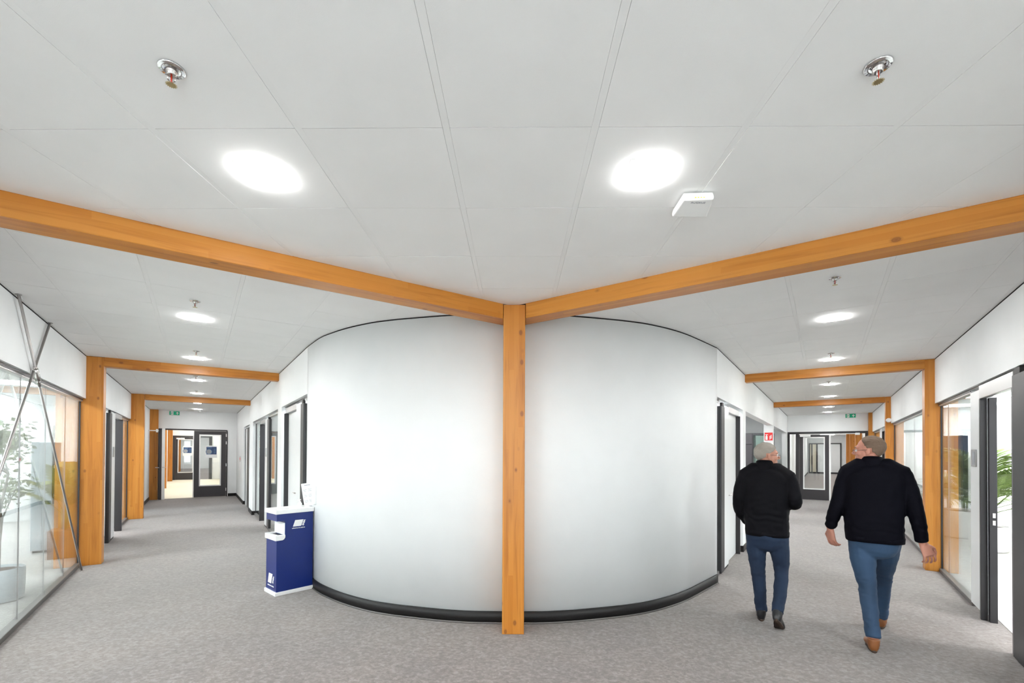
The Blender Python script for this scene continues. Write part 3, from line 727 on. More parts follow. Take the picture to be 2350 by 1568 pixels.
for i, s in enumerate((5.43, 7.80, 10.25, 12.62, 15.2, 17.5)): luminaire(L, s, .0365, '%s square downlight along the ceiling of the left corridor' % ordn[i])
for i, s in enumerate((5.36, 7.70, 10.48, 12.72, 15.6, 17.6)): luminaire(R, s, .070, '%s square downlight along the ceiling of the right corridor' % ordn[i])
for x, y, nm in ((-1.8, .31, 'left'), (0, .31, 'centre'), (1.8, .31, 'right'), (0, -1.2, 'rear')):  # added unseen downlights, extra fill for the hub
    luminaire(W0, x * .93 + .0, y, 'added square fill downlight in the hub ceiling above and behind the viewer, %s' % nm, ga)
def fill_panel(f, s, u, ls, lu, label, z=2.92, mt='fill_panel'):  # added glowing panels, put in to light the side rooms and far passages
    if f is R: mt = 'soft_panel'
    r = box('added_panel_light', f, s - ls / 2, s + ls / 2, u - lu / 2, u + lu / 2, z, 2.944, 'far_panel' if s > 18.8 else mt, None); fill_panel.n = getattr(fill_panel, 'n', {}); k = fill_panel.n[label] = fill_panel.n.get(label, 0) + 1; tag(r, ['nearest', 'second', 'third', 'fourth', 'fifth', 'sixth'][k - 1] + ' ' + label, 'ceiling light', 'added panel lights in the side rooms and beyond the doors'); return r
for s in (2.6, 5.2, 7.8, 10.4, 13.0): fill_panel(L, s, 3.2, .6, 1.5, 'added flat panel light in the glazed plant room beside the left corridor')
for s in (2.8, 5.6, 8.4, 11.2, 14.6, 17.2): fill_panel(R, s, 3.0, .6, 1.5, 'added flat panel light in the glazed plant room beside the right corridor')
for s in (7.3, 10.7, 15.8): fill_panel(L, s, -2.3, .6, .9, 'added flat panel light in an office behind the inner wall of the left corridor')
for s in (7.3, 10.5, 14.5): fill_panel(R, s, -2.4, .6, .9, 'added flat panel light in the room behind the inner wall of the right corridor')
for s in (20.5, 23.0, 26, 29): fill_panel(L, s, .1, .3, .6, 'added panel light above the passage beyond the left end doors')
for s in (32, 36, 40, 45): fill_panel(L, s, .1, .4, .8, 'added distant panel light far beyond the left end doors')
for s in (21, 25.5, 30, 35, 40): fill_panel(R, s, .1, .4, .8, 'added panel light above the passage beyond the right end doors')
# ------------------------------------------------------------------ sprinklers
def sprinkler(f, s, u, label, dark=False, rot=.6):
    r = empty('sprinkler', f, s, u, HT, label, 'sprinkler', 'ceiling sprinklers'); m0 = MW[r.name] @ Matrix.Rotation(rot, 4, 'Z')
    bm = bmesh.new(); lathe(bm, [(.040, 0), (.041, -.003), (.038, -.006), (.030, -.0045), (.0285, -.007), (.026, -.0045), (.010, -.004)], 32)
    mesh_obj('escutcheon', bm, 'chrome', m0, r)
    bm = bmesh.new(); lathe(bm, [(.0165, -.003), (.0165, -.013), (.0145, -.014), (.0145, -.022), (.012, -.025)], 20)
    mesh_obj('body', bm, 'steel', m0, r)
    bm = bmesh.new()
    for sx in (-1, 1): cyl(bm, (sx * .0115, 0, -.022), (sx * .010, 0, -.040), .0022, n=8); cyl(bm, (sx * .010, 0, -.040), (0, 0, -.054), .0022, n=8)
    mesh_obj('yoke', bm, 'steel', m0, r)
    bm = bmesh.new(); cyl(bm, (0, 0, -.024), (0, 0, -.049), .0028, n=8)
    mesh_obj('glass_bulb', bm, 'bulb_red', m0, r)
    bm = bmesh.new(); n = 16; A = []; z0 = -.055
    c0 = bm.verts.new((0, 0, z0)); c1 = bm.verts.new((0, 0, z0 - .002)); ring = []
    for i in range(n * 2):
        rr = .0175 if i % 2 == 0 else .0115; a = 2 * PI * i / (2 * n)
        ring.append((bm.verts.new((rr * math.cos(a), rr * math.sin(a), z0)), bm.verts.new((rr * math.cos(a), rr * math.sin(a), z0 - .0015))))
    for i in range(2 * n):
        a, b = ring[i], ring[(i + 1) % (2 * n)]; bm.faces.new((c0, a[0], b[0])); bm.faces.new((c1, b[1], a[1])); bm.faces.new((a[0], a[1], b[1], b[0]))
    mesh_obj('deflector', bm, 'brass', m0, r)
    return r
sp = sprinkler(W0, -1.161, 1.535, 'chrome sprinkler in the foreground ceiling, left one with a pale rosette')
sprinkler(W0, 1.235, 1.508, 'chrome sprinkler in the foreground ceiling, right one with a dark reflecting rosette')
sprinkler(L, 4.811, .0365, 'small sprinkler just before the nearest downlight of the left corridor')
sprinkler(L, 7.24, .0365, 'small sprinkler just before the second downlight of the left corridor')
sprinkler(R, 4.13, .060, 'small sprinkler under the right corridor ceiling, close behind the long right beam')
sprinkler(R, 7.242, .060, 'small sprinkler just before the second downlight of the right corridor')
for f, s in ((L, 9.7), (L, 12.1), (R, 10.1)): sprinkler(f, s, .05, 'tiny distant sprinkler on the %s corridor ceiling at %s bay' % ('left' if f is L else 'right', 'the middle' if s < 11 else 'the far'))
# ------------------------------------------------------------------ white access point on the ceiling
r = empty('wireless_access_point', W0, .945, 2.32, HT, 'white wedge shaped wireless access point hanging under the ceiling beside the right downlight', 'access point')
m0 = MW[r.name]; im = m0.inverted()
bm = bmesh.new(); q4 = ((.86, 2.24), (1.012, 2.228), (1.052, 2.406), (.862, 2.404)); cx_, cy_ = .946, 2.32
a = [bm.verts.new(im @ Vector((cx_ + (x - cx_) * .93, cy_ + (y - cy_) * .93, 2.908))) for x, y in q4]; b = [bm.verts.new(im @ Vector((x, y, 2.882))) for x, y in q4]
c = [bm.verts.new(im @ Vector((cx_ + (x - cx_) * .96, cy_ + (y - cy_) * .96, 2.868))) for x, y in q4]
bm.faces.new(a); bm.faces.new(c)
for i in range(4):
    bm.faces.new((a[i], a[(i + 1) % 4], b[(i + 1) % 4], b[i])); bm.faces.new((b[i], b[(i + 1) % 4], c[(i + 1) % 4], c[i]))
bmesh.ops.bevel(bm, geom=list(bm.edges), offset=.006, segments=2, affect='EDGES', profile=.5, clamp_overlap=True)
mesh_obj('housing', bm, 'white_gloss', m0, r)
bm = bmesh.new(); cyl(bm, (0, 0, .001), (0, 0, -.010), .035, n=16); mesh_obj('mount', bm, 'steel', m0, r)
text('lettering', 'RUCKUS', .019, m0 @ Matrix.Translation((0, -.058, -.0495)) @ Matrix.Rotation(PI, 4, 'X'), 'print_grey', r)
for k in range(4):
    bm = bmesh.new(); bm_box(bm, -.028 + k * .014, -.020 + k * .014, -.0875, -.080, -.040, -.036); mesh_obj('indicator_light', bm, 'hot_yellow', m0, r)
# ------------------------------------------------------------------ steel cross brace in front of the left glazing
r = empty('cross_brace', L, 6.4, 1.27, 0, 'steel rod cross brace with a turnbuckle in front of the glass wall', 'brace'); m0 = MW[r.name]; inv = m0.inverted()
def rod(name, a, b, rad, mat='galv'):
    bm = bmesh.new(); cyl(bm, inv @ a, inv @ b, rad, n=12); return mesh_obj(name, bm, mat, m0, r)
A0, A1 = L.p(5.47, 1.262, HT), L.p(8.17, 1.262, 0.0); B0, B1 = L.p(6.52, 1.275, HT), L.p(3.83, 1.275, 0.0)
rod('rod', A0, A1, .0105); rod('rod', B0, B1, .0105)
t = .19; rod('turnbuckle', A0.lerp(A1, t), A0.lerp(A1, t + .033), .021, 'steel')
rod('lock_nut', A0.lerp(A1, t - .006), A0.lerp(A1, t), .015, 'steel'); rod('lock_nut', A0.lerp(A1, t + .033), A0.lerp(A1, t + .040), .015, 'steel')
rod('clevis', A0.lerp(A1, t + .004), A0.lerp(A1, t + .05), .013)
for P_ in (A0, B0): rod('end_washer', P_ - Vector((0, 0, .006)), P_, .022)
rod('end_washer', A1, A1 + Vector((0, 0, .006)), .02)
# ------------------------------------------------------------------ signs and small fittings
def exit_sign(f, s, uc, zc, label):
    r = empty('exit_sign', f, s, uc, zc, label, 'sign', 'green exit signs'); a, b = uc - .14, uc + .14
    box('box', f, s - .03, s, a, b, zc - .068, zc + .068, 'white_gloss', r, .004)
    box('green_field', f, s - .032, s - .03, a + .005, b - .005, zc - .062, zc + .062, 'sign_green', r)
    m = mat_at(f, s - .0325, uc, zc) @ Matrix.Rotation(PI / 2 * (-1), 4, 'Z') @ Matrix.Rotation(PI / 2, 4, 'X')
    def flat(nm, polys, mt='white_gloss'):
        bm = bmesh.new()
        for pg in polys:
            v = [bm.verts.new((x, y, 0)) for x, y in pg]; w2 = [bm.verts.new((x, y, .001)) for x, y in pg]
            bm.faces.new(v); bm.faces.new(w2)
            for i in range(len(v)): bm.faces.new((v[i], v[(i + 1) % len(v)], w2[(i + 1) % len(v)], w2[i]))
        mesh_obj(nm, bm, mt, m, r)
    flat('arrow', [[(.065, -.045), (.085, -.045), (.085, 0), (.108, -.012), (.108, .010), (.075, .045), (.042, .010), (.042, -.012), (.065, 0)]])
    flat('doorway', [[(-.10, -.055), (-.03, -.055), (-.03, .055), (-.10, .055)]])
    flat('running_man', [[(-.085, .028), (-.07, .028), (-.07, .045), (-.085, .045)], [(-.09, -.01), (-.06, .0), (-.055, .025), (-.08, .022)], [(-.10, -.045), (-.088, -.048), (-.07, -.008), (-.084, -.004)], [(-.075, -.006), (-.062, -.006), (-.045, -.03), (-.052, -.036)], [(-.058, .018), (-.04, .002), (-.044, -.003), (-.062, .01)]], 'sign_green')
    return r
exit_sign(L, SL, .665, 2.83, 'green and white running man exit sign on the end wall of the left corridor')
exit_sign(R, SR, .68, 2.845, 'green and white running man exit sign on the end wall of the right corridor')
r = empty('extinguisher_sign', R, 13.30, cR['ui'], 2.05, 'red fire extinguisher sign on the white pillar above the grey haired man', 'sign')
s_ = 13.355; box('plate', R, s_ - .006, s_ - .001, -1.288, -1.108, 1.93, 2.13, 'sign_red', r)
boxes('wall_pillar', R, [(13.36, 13.58, -1.31, cR['ui'] - .139, 0, WT)], 'white_wall', kind='structure')
u_ = -1.198
box('extinguisher_body', R, s_ - .0075, s_ - .006, u_ - .072, u_ - .022, 1.945, 2.04, 'white_gloss', r); box('extinguisher_head', R, s_ - .0075, s_ - .006, u_ - .058, u_ - .036, 2.04, 2.07, 'white_gloss', r)
box('extinguisher_hose', R, s_ - .0075, s_ - .006, u_ - .075, u_ - .015, 2.07, 2.085, 'white_gloss', r)
for k in range(3): box('flame_symbol', R, s_ - .0075, s_ - .006, u_ + .022 + k * .017, u_ + .034 + k * .017, 1.95 + .014 * k, 2.045 + .014 * k, 'white_gloss', r)
r = empty('fire_call_point', L, 16.8, cL['ui'], 1.30, 'small red call point on the white wall near the left corridor end', 'call point')
box('plate', L, 16.70, 16.95, cL['ui'], cL['ui'] + .012, 1.24, 1.42, 'white_gloss', r); box('button', L, 16.76, 16.88, cL['ui'] + .012, cL['ui'] + .02, 1.30, 1.38, 'sign_red', r)
o = box('cable_duct', L, 16.80, 16.84, cL['ui'], cL['ui'] + .014, .75, 1.24, 'white_gloss'); tag(o, 'thin white cable duct below the red call point', 'cable duct')
def detector(f, s, u, z, rad, h, label, cat='detector', axis=None):
    bm = bmesh.new(); lathe(bm, [(rad * .6, 0), (rad, -.01), (rad, -h * .6), (rad * .7, -h)], 20)
    o = mesh_obj('smoke_detector' if cat == 'detector' else 'siren', bm, 'white_gloss', mat_at(f, s, u, z), None); return tag(o, label, cat)
detector(L, 18.2, -.02, HT, .05, .05, 'small white smoke detector on the ceiling before the left end doors')
bm = bmesh.new(); cyl(bm, (-.0, 0, 0), (-.075, 0, 0), .052, .045, 20); bevel(bm, .004)
o = mesh_obj('siren', bm, 'white_gloss', mat_at(R, 13.515, 1.19, 2.37), None); tag(o, 'round white siren mounted high on the third post of the right corridor', 'siren')
# ------------------------------------------------------------------ blue hand hygiene cabinet
ex = Vector((.29, .324, 0)).normalized(); c0 = Vector((-2.548, 5.010, 0)) - ex * .022; ey = Vector((-.212, .216, 0)).normalized(); ey = Vector((-ex.y, ex.x, 0))
KX, KY = .418, .300
r = bpy.data.objects.new('hygiene_station', None); put(r, Matrix.Translation(c0) @ Matrix.Rotation(math.atan2(ex.y, ex.x), 4, 'Z'))
tag(r, 'blue and white cardboard style hygiene station standing against the curved wall', 'stand'); m0 = MW[r.name]
def kpart(name, mat, fn, smooth=False):
    bm = bmesh.new(); fn(bm); return mesh_obj(name, bm, mat, m0, r, smooth)
# local: x along the long front, y backwards, z up. front face y=0, short side x=0
zt, zn1, zn0 = .905, .825, .705; ndx = .098
def body(bm):
    pr = [(.008, .035), (KX - .006, .035), (KX - .006, zt), (.008, zt), (.008, zn1), (ndx - .022, zn1)]
    pr += [(ndx - .022 + .022 * math.sin(t), zn1 - .022 + .022 * math.cos(t)) for t in (PI / 8, PI / 4, 3 * PI / 8, PI / 2)]
    pr += [(ndx - .006 + .006, .66), (ndx, .632)] + [(ndx - .03 + .03 * math.cos(t), .640 - .03 * math.sin(t)) for t in (.3, .7, 1.1, 1.5)] + [(.008, .610)]
    a = [bm.verts.new((x, .006, z)) for x, z in pr]; b = [bm.verts.new((x, KY - .006, z)) for x, z in pr]
    bm.faces.new(a); bm.faces.new(b)
    for i in range(len(pr)): bm.faces.new((a[i], a[(i + 1) % len(pr)], b[(i + 1) % len(pr)], b[i]))
kpart('body', 'cabinet_blue', body)
def top(bm): bm_box(bm, -.006, KX + .004, -.006, KY + .006, .903, .951); bevel(bm, .004, 2)
kpart('top', 'white_gloss', top)
def plinth(bm): bm_box(bm, -.008, KX - .002, -.006, KY + .006, 0, .042); bevel(bm, .003)
kpart('plinth', 'white_gloss', plinth)
def tray(bm):
    pr = [(-.006, .612), (ndx - .032, .612), (ndx - .012, .622), (ndx - .001, .642), (ndx - .001, .668), (-.006, .668)]
    for (y0, y1) in ((-.004, .035), (KY - .035, KY + .004)):
        a = [bm.verts.new((x, y0, z)) for x, z in pr]; b = [bm.verts.new((x, y1, z)) for x, z in pr]
        bm.faces.new(a); bm.faces.new(b)
        for i in range(len(pr)): bm.faces.new((a[i], a[(i + 1) % len(pr)], b[(i + 1) % len(pr)], b[i]))
    bm_box(bm, -.006, .030, .035, KY - .035, .612, .668)
kpart('bin_collar', 'white_gloss', tray)
def slot(bm): bm_box(bm, .03, ndx - .002, .035, KY - .035, .60, .655)
kpart('bin_opening', 'black_trim', slot)
def back(bm): bm_box(bm, ndx - .004, ndx - .001, .01, KY - .01, .665, .80)
kpart('recess_lining', 'white_panel', back)
def slots(bm):
    bm_box(bm, .05, .13, .12, .126, .951, .9525); bm_box(bm, .085, .165, .07, .076, .951, .9525); bm_box(bm, .012, .018, .03, KY - .03, .951, .953)
kpart('top_slots', 'print_grey', slots)
for z in (.83, .70): kpart('side_clip', 'white_gloss', lambda bm: bm_box(bm, KX - .004, KX + .006, .03, .06, z - .05, z))
def logo(bm, q, y=.0045, k=1.0):
    v = [(q[0] + a * k, q[1] + b * k) for a, b in ((0, 0), (.092, 0), (.118, .072), (.026, .072))]
    a = [bm.verts.new((x, y, z)) for x, z in v]; b = [bm.verts.new((x, y + .0015, z)) for x, z in v]
    bm.faces.new(a); bm.faces.new(b)
    for i in range(4): bm.faces.new((a[i], a[(i + 1) % 4], b[(i + 1) % 4], b[i]))
kpart('logo_patch', 'white_gloss', lambda bm: logo(bm, (.182, .748)))
RX = Matrix.Rotation(PI / 2, 4, 'X')
text('brand_lettering', 'SABA', .029, m0 @ Matrix.Translation((.305, .0048, .784)) @ RX @ Matrix.Rotation(math.radians(71), 4, 'Z'), 'white_gloss', r, offset=.0016)
text('tagline', 'adhesives & sealants', .0180, m0 @ Matrix.Translation((.246, .0048, .730)) @ RX, 'white_gloss', r, offset=.0004)
mS = m0 @ Matrix.Translation((.0068, KY / 2, 0)) @ Matrix.Rotation(-PI / 2, 4, 'Z')
bm = bmesh.new(); v = [(-.085, .118), (.01, .118), (.045, .228), (-.055, .228)]
v = [(x, z) for x, z in v]; a = [bm.verts.new((x, 0, z)) for x, z in v]; b = [bm.verts.new((x, -.0016, z)) for x, z in v]; bm.faces.new(a); bm.faces.new(b)
for i in range(4): bm.faces.new((a[i], a[(i + 1) % 4], b[(i + 1) % 4], b[i]))
mesh_obj('logo_patch', bm, 'white_gloss', mS, r)
text('brand_lettering', 'SABA', .036, mS @ Matrix.Translation((.066, -.0012, .168)) @ RX @ Matrix.Rotation(math.radians(72), 4, 'Z'), 'white_gloss', r, offset=.002)
text('tagline', 'adhesives & sealants', .021, mS @ Matrix.Translation((-.005, -.0012, .092)) @ RX, 'white_gloss', r, offset=.0006)
# pump bottle on the station
o_ = bpy.data.objects.new('pump_bottle', None); put(o_, m0 @ Matrix.Translation((.325, .16, .951)) @ Matrix.Rotation(.3, 4, 'Z')); tag(o_, 'small clear white pump bottle standing on the hygiene station', 'bottle'); mb = MW[o_.name]
bm = bmesh.new(); lathe(bm, [(.022, 0), (.024, .004), (.024, .035), (.017, .046), (.010, .050)], 20); mesh_obj('flask', bm, 'white_panel', mb, o_)
bm = bmesh.new(); lathe(bm, [(.012, .049), (.012, .062), (.006, .064), (.005, .078)], 16); mesh_obj('collar', bm, 'white_gloss', mb, o_)
bm = bmesh.new(); bm_box(bm, -.036, .012, -.007, .007, .077, .086); bevel(bm, .003, 2); cyl(bm, (-.033, 0, .08), (-.036, 0, .070), .004, .003, 8); mesh_obj('nozzle', bm, 'white_gloss', mb, o_)
# notice board leaning behind
o_ = bpy.data.objects.new('instruction_board', None); put(o_, m0 @ Matrix.Translation((.428, .12, .953)) @ Matrix.Rotation(-.30, 4, 'Z') @ Matrix.Rotation(-.13, 4, 'Y') @ Matrix.Rotation(-.14, 4, 'X')); tag(o_, 'white board of printed hygiene instructions leaning on the wall above the station', 'sign'); mb = MW[o_.name]
bm = bmesh.new(); bm_box(bm, -.062, .062, 0, .006, 0, .275); bevel(bm, .002); mesh_obj('sheet', bm, 'white_panel', mb, o_)
bm = bmesh.new(); bm_box(bm, -.032, .034, -.0008, 0, .246, .254); mesh_obj('heading', bm, 'print_grey', mb, o_)
bm = bmesh.new()
for j in range(3):
    for i in range(2):
        for k in range(3): bm_box(bm, -.05 + i * .052, -.05 + i * .052 + random.uniform(.03, .042), -.0008, 0, .20 - j * .065 - k * .012, .2035 - j * .065 - k * .012)
mesh_obj('printed_lines', bm, 'print_grey', mb, o_)
bm = bmesh.new(); bm_box(bm, -.03, .03, .006, .05, .0, .012); mesh_obj('foot_bracket', bm, 'steel', mb, o_)
# hand gel dispenser board behind it on the wall
o_ = box('wall_holder', L, 5.60, 5.70, -1.135, -1.10, .98, 1.20, 'white_panel', None, .006); tag(o_, 'white holder on the wall edge behind the instruction board', 'holder')
# ------------------------------------------------------------------ plants
def frond(name, length, nl, lw, ll, droop, parent, m4, mat, rnd, f=None, umin=-99):
    ok = lambda v: f is None or (m4 @ v).dot(f.U) > umin
    """feather palm frond: arched midrib with paired leaflets"""
    me_v, me_f = [], []
    pts = []
    for i in range(nl + 1):
        t = i / nl; pts.append(Vector((length * (t - .12 * t * t), 0, length * (.55 * t - droop * t * t))))
    for i in range(nl):
        a, b = pts[i], pts[i + 1]
        if not ok(b): break
        w_ = .006 * (1 - i / nl) + .0015; n0 = len(me_v)
        for p, ww in ((a, w_), (b, w_ * .9)): me_v += [p + Vector((0, -ww, 0)), p + Vector((0, ww, 0)), p + Vector((0, 0, ww * 1.4))]
        me_f += [(n0, n0 + 1, n0 + 4, n0 + 3), (n0 + 1, n0 + 2, n0 + 5, n0 + 4), (n0 + 2, n0, n0 + 3, n0 + 5)]
        t = i / nl
        if t < .22: continue
        tan = (b - a).normalized(); Ln = ll * math.sin(PI * min(1, (t - .12) / .95)) ** .55 * rnd.uniform(.85, 1.1)
        for sd in (-1, 1):
            d = (tan * rnd.uniform(.55, .8) + Vector((0, sd, 0)) * .85 + Vector((0, 0, .12))).normalized()
            q0 = a.copy(); q1 = q0 + d * Ln * .45; q2 = q0 + d * Ln * .78 + Vector((0, 0, -Ln * .10)); q3 = q0 + d * Ln + Vector((0, 0, -Ln * .26))
            if not ok(q3): continue
            pw = tan * lw; n0 = len(me_v)
            me_v += [q0 - pw * .2, q0 + pw * .2, q1 - pw * .5, q1 + pw * .5 + Vector((0, 0, .003)), q2 - pw * .38, q2 + pw * .38, q3]
            me_f += [(n0, n0 + 1, n0 + 3, n0 + 2), (n0 + 2, n0 + 3, n0 + 5, n0 + 4), (n0 + 4, n0 + 5, n0 + 6)]
    me = bpy.data.meshes.new(name); me.from_pydata([tuple(v) for v in me_v], [], me_f); me.materials.append(MATS[mat]); me.update()
    o = bpy.data.objects.new(name, me); return put(o, m4, parent)
def palm(f, s, u, z, label, n, length, mat, seed, ll=.22, nm='palm', lo=-.2, hi=1.1):
    rnd = random.Random(seed)
    r = empty(nm, f, s, u, z, label, 'plant'); m0 = MW[r.name]
    bm = bmesh.new()
    for k in range(5):
        a = 2 * PI * k / 5; cyl(bm, (.03 * math.cos(a), .03 * math.sin(a), 0), (.05 * math.cos(a), .05 * math.sin(a), .30), .012, .008, 8)
    mesh_obj('stems', bm, 'stalk', m0, r)
    for k in range(n):
        yaw = 2 * PI * k / n * 2.4 + rnd.uniform(-.3, .3); tilt = rnd.uniform(lo, hi); Lk = length * rnd.uniform(.75, 1.1)
        m4 = m0 @ Matrix.Translation((.02 * math.cos(yaw), .02 * math.sin(yaw), .18 + .12 * rnd.random())) @ Matrix.Rotation(yaw, 4, 'Z') @ Matrix.Rotation(-tilt, 4, 'Y')
        frond('frond', Lk, 30, .030, ll, .45, r, m4, mat, rnd, f, 1.44)
    return r
def round_pot(f, s, u, rad, h, mat, label, name='round_planter'):
    r = empty(name, f, s, u, 0, label, 'planter'); m0 = MW[r.name]
    bm = bmesh.new(); lathe(bm, [(rad * .92, .012), (rad * .95, .02), (rad, h * .5), (rad, h), (rad * .94, h), (rad * .93, h - .03)], 40); mesh_obj('pot', bm, mat, m0, r)
    bm = bmesh.new(); lathe(bm, [(rad * .8, 0), (rad * .8, .014)], 32); mesh_obj('base_ring', bm, 'black_trim', m0, r)
    bm = bmesh.new(); lathe(bm, [(rad * .93, h - .045), (rad * .9, h - .028), (.02, h - .018)], 32); mesh_obj('soil', bm, 'soil', m0, r)
    return r
round_pot(R, 10.75, 2.22, .24, .42, 'pot_white', 'white round planter standing behind the open doorway at far right')
palm(R, 10.75, 2.22, .40, 'big feathery green palm in the white planter seen through the right doorway', 26, 1.4, 'leaf_palm', 3, .34, lo=-.1, hi=1.25)
round_pot(R, 12.2, 2.2, .34, .52, 'pot_white', 'wide white planter behind the right glass pane')
palm(R, 12.2, 2.2, .50, 'dark green palm in the wide planter behind the right glass pane', 16, .85, 'leaf_palm', 8, .30)
round_pot(L, 7.02, 1.74, .205, .35, 'pot_grey_blue', 'pale blue grey cylinder planter behind the glass wall at far left')
# leafy fig tree in that planter
def leafy_tree(f, s, u, z, label):
    rnd = random.Random(11); r = empty('leafy_tree', f, s, u, z, label, 'plant'); m0 = MW[r.name]
    bm = bmesh.new(); tips = []
    def br(p, d, ln, rad, k):
        q = p + d * ln; cyl(bm, p, q, rad, rad * .7, 8)
        if k == 0: tips.append(q); tips.append(p.lerp(q, .5)); return
        for _ in range(3):
            nd = (d + Vector((rnd.uniform(-1, 1), rnd.uniform(-1, 1), rnd.uniform(-.35, .6))) * .85).normalized(); br(q, nd, ln * rnd.uniform(.6, .85), rad * .65, k - 1)
    br(Vector((0, 0, 0)), Vector((.05, 0, 1)).normalized(), .62, .02, 3); br(Vector((.03, 0, .25)), Vector((.6, .1, .6)).normalized(), .38, .012, 2)
    mesh_obj('trunk', bm, 'bark', m0, r)
    V, F = [], []
    for t in tips:
        for _ in range(26):
            c = t + Vector((rnd.gauss(0, .11), rnd.gauss(0, .11), rnd.gauss(0, .09)))
            if (m0 @ c).dot(f.U) < 1.52: continue
            d = Vector((rnd.uniform(-1, 1), rnd.uniform(-1, 1), rnd.uniform(-.9, .3))).normalized(); sd = d.cross(Vector((rnd.uniform(-1, 1), rnd.uniform(-1, 1), 1))).normalized(); l_ = rnd.uniform(.05, .085); w_ = l_ * .27; n0 = len(V)
            V += [c, c + d * l_ * .4 + sd * w_, c + d * l_, c + d * l_ * .4 - sd * w_, c + d * l_ * .45 + Vector((0, 0, -.006))]
            F += [(n0, n0 + 1, n0 + 4), (n0 + 1, n0 + 2, n0 + 4), (n0 + 2, n0 + 3, n0 + 4), (n0 + 3, n0, n0 + 4)]
    me = bpy.data.meshes.new('foliage'); me.from_pydata([tuple(v) for v in V], [], F); me.materials.append(MATS['leaf_green']); me.update()
    o = bpy.data.objects.new('foliage', me); o['kind'] = 'stuff'; put(o, m0, r)
leafy_tree(L, 7.02, 1.74, .33, 'pale green leafy tree in the grey cylinder planter behind the left glass wall')
r = box('square_planter', L, 9.20, 9.55, 1.48, 1.80, 0, .42, 'pot_brown', None, .008); tag(r, 'square brown planter behind the glass beside the wide left post', 'planter')
palm(L, 9.37, 1.64, .42, 'yellow green palm in the brown planter behind the left glass wall', 11, .80, 'leaf_yellow', 5, .20, lo=.5, hi=1.35)
r = box('reflection_panel', L, 9.72, 9.76, 1.45, 1.78, .03, 1.42, 'warm_panel', None, .004); tag(r, 'ochre panel standing in for an orange reflection behind the yellow green palm', 'screen')  # made-up panel, its ochre colour imitates a reflection in the glass
r = empty('storage_cabinet', L, 10.2, 2.15, 0, 'grey blue storage cabinet standing in the plant room behind the left glass', 'cabinet')
box('body', L, 9.9, 10.3, 1.86, 2.12, .04, 1.72, 'cabinet_grey_blue', r, .004); box('plinth', L, 9.93, 10.27, 1.88, 2.10, 0, .04, 'black_trim', r)
box('door', L, 9.893, 9.9, 1.87, 1.985, .06, 1.70, 'cabinet_grey_blue', r, .002); box('door', L, 9.893, 9.9, 1.995, 2.11, .06, 1.70, 'cabinet_grey_blue', r, .002)
# hung screen in the right room
r = empty('wall_screen', R, 13.6, 2.15, 1.4, 'dark blue screen on a stand behind the right glass pane', 'screen')
box('display', R, 13.55, 13.6, 1.9, 2.5, 1.25, 2.0, 'monitor', r, .004); box('stand', R, 13.56, 13.62, 2.17, 2.23, .03, 1.25, 'dark_frame', r); box('foot', R, 13.4, 13.8, 1.95, 2.45, 0, .03, 'dark_frame', r, .005)
# dark cupboards in the pantry behind the right inner opening
r = empty('tall_cupboard', R, 16.2, -2.2, 0, 'tall dark grey cupboard wall in the side room beyond the grey haired man', 'cupboard')
box('carcass', R, 15.9, 16.5, -3.4, -1.84, 0, 2.22, 'dark_frame', r)
box('side_frame', R, 15.9, 16.5, -1.38, -1.32, 0, 2.22, 'dark_frame', r); box('side_frame', R, 15.9, 16.5, -1.84, -1.32, 2.16, 2.22, 'dark_frame', r); box('glazed_side', R, 16.0, 16.03, -1.84, -1.38, .02, 2.16, 'glass_green', r)
for k in range(3):
    a = -3.38 + k * .51
    box('door', R, 15.88, 15.9, a, a + .49, .08, 1.86, 'dark_door', r, .003); box('door', R, 15.88, 15.9, a, a + .49, 1.88, 2.20, 'dark_door', r, .003)

# ------------------------------------------------------------------ people
def tube(bm, pts, rad, side=Vector((1, 0, 0)), n=16, cap=.6, sq=2.0):
    P = [Vector(p) for p in pts]; R_ = [(r, r) if not isinstance(r, (tuple, list)) else r for r in rad]; rings = []
    def ring(c, d, ra, rb):
        a1 = (side - d * side.dot(d)).normalized(); a2 = d.cross(a1); out = []
        for i in range(n):
            t = 2 * PI * i / n; ct, st = math.cos(t), math.sin(t)
            k = (abs(ct) ** sq + abs(st) ** sq) ** (-1 / sq); out.append(bm.verts.new(c + a1 * ra * ct * k + a2 * rb * st * k))
        return out
    m = len(P); T = [(P[min(i + 1, m - 1)] - P[max(i - 1, 0)]).normalized() for i in range(m)]
    r0 = R_[0]; mn = min(r0)
    if cap:
        rings.append(ring(P[0] - T[0] * mn * cap, T[0], r0[0] * .35, r0[1] * .35)); rings.append(ring(P[0] - T[0] * mn * cap * .6, T[0], r0[0] * .8, r0[1] * .8))
    for i in range(m): rings.append(ring(P[i], T[i], *R_[i]))
    r1 = R_[-1]; mn = min(r1)
    if cap:
        rings.append(ring(P[-1] + T[-1] * mn * cap * .6, T[-1], r1[0] * .8, r1[1] * .8)); rings.append(ring(P[-1] + T[-1] * mn * cap, T[-1], r1[0] * .35, r1[1] * .35))
    for a, b in zip(rings, rings[1:]):
        for i in range(n): bm.faces.new((a[i], a[(i + 1) % n], b[(i + 1) % n], b[i]))
    bm.faces.new(rings[0][::-1]); bm.faces.new(rings[-1])
def smooth_path(pts, rad, k=4):
    rr = [(r, r) if not isinstance(r, (tuple, list)) else tuple(r) for r in rad]
    q = catmull([tuple(p) + r for p, r in zip(pts, rr)], k)
    return [Vector(x[:3]) for x in q], [x[3:5] for x in q]
def stube(bm, pts, rad, **k): p, r = smooth_path(pts, rad); tube(bm, p, r, **k)
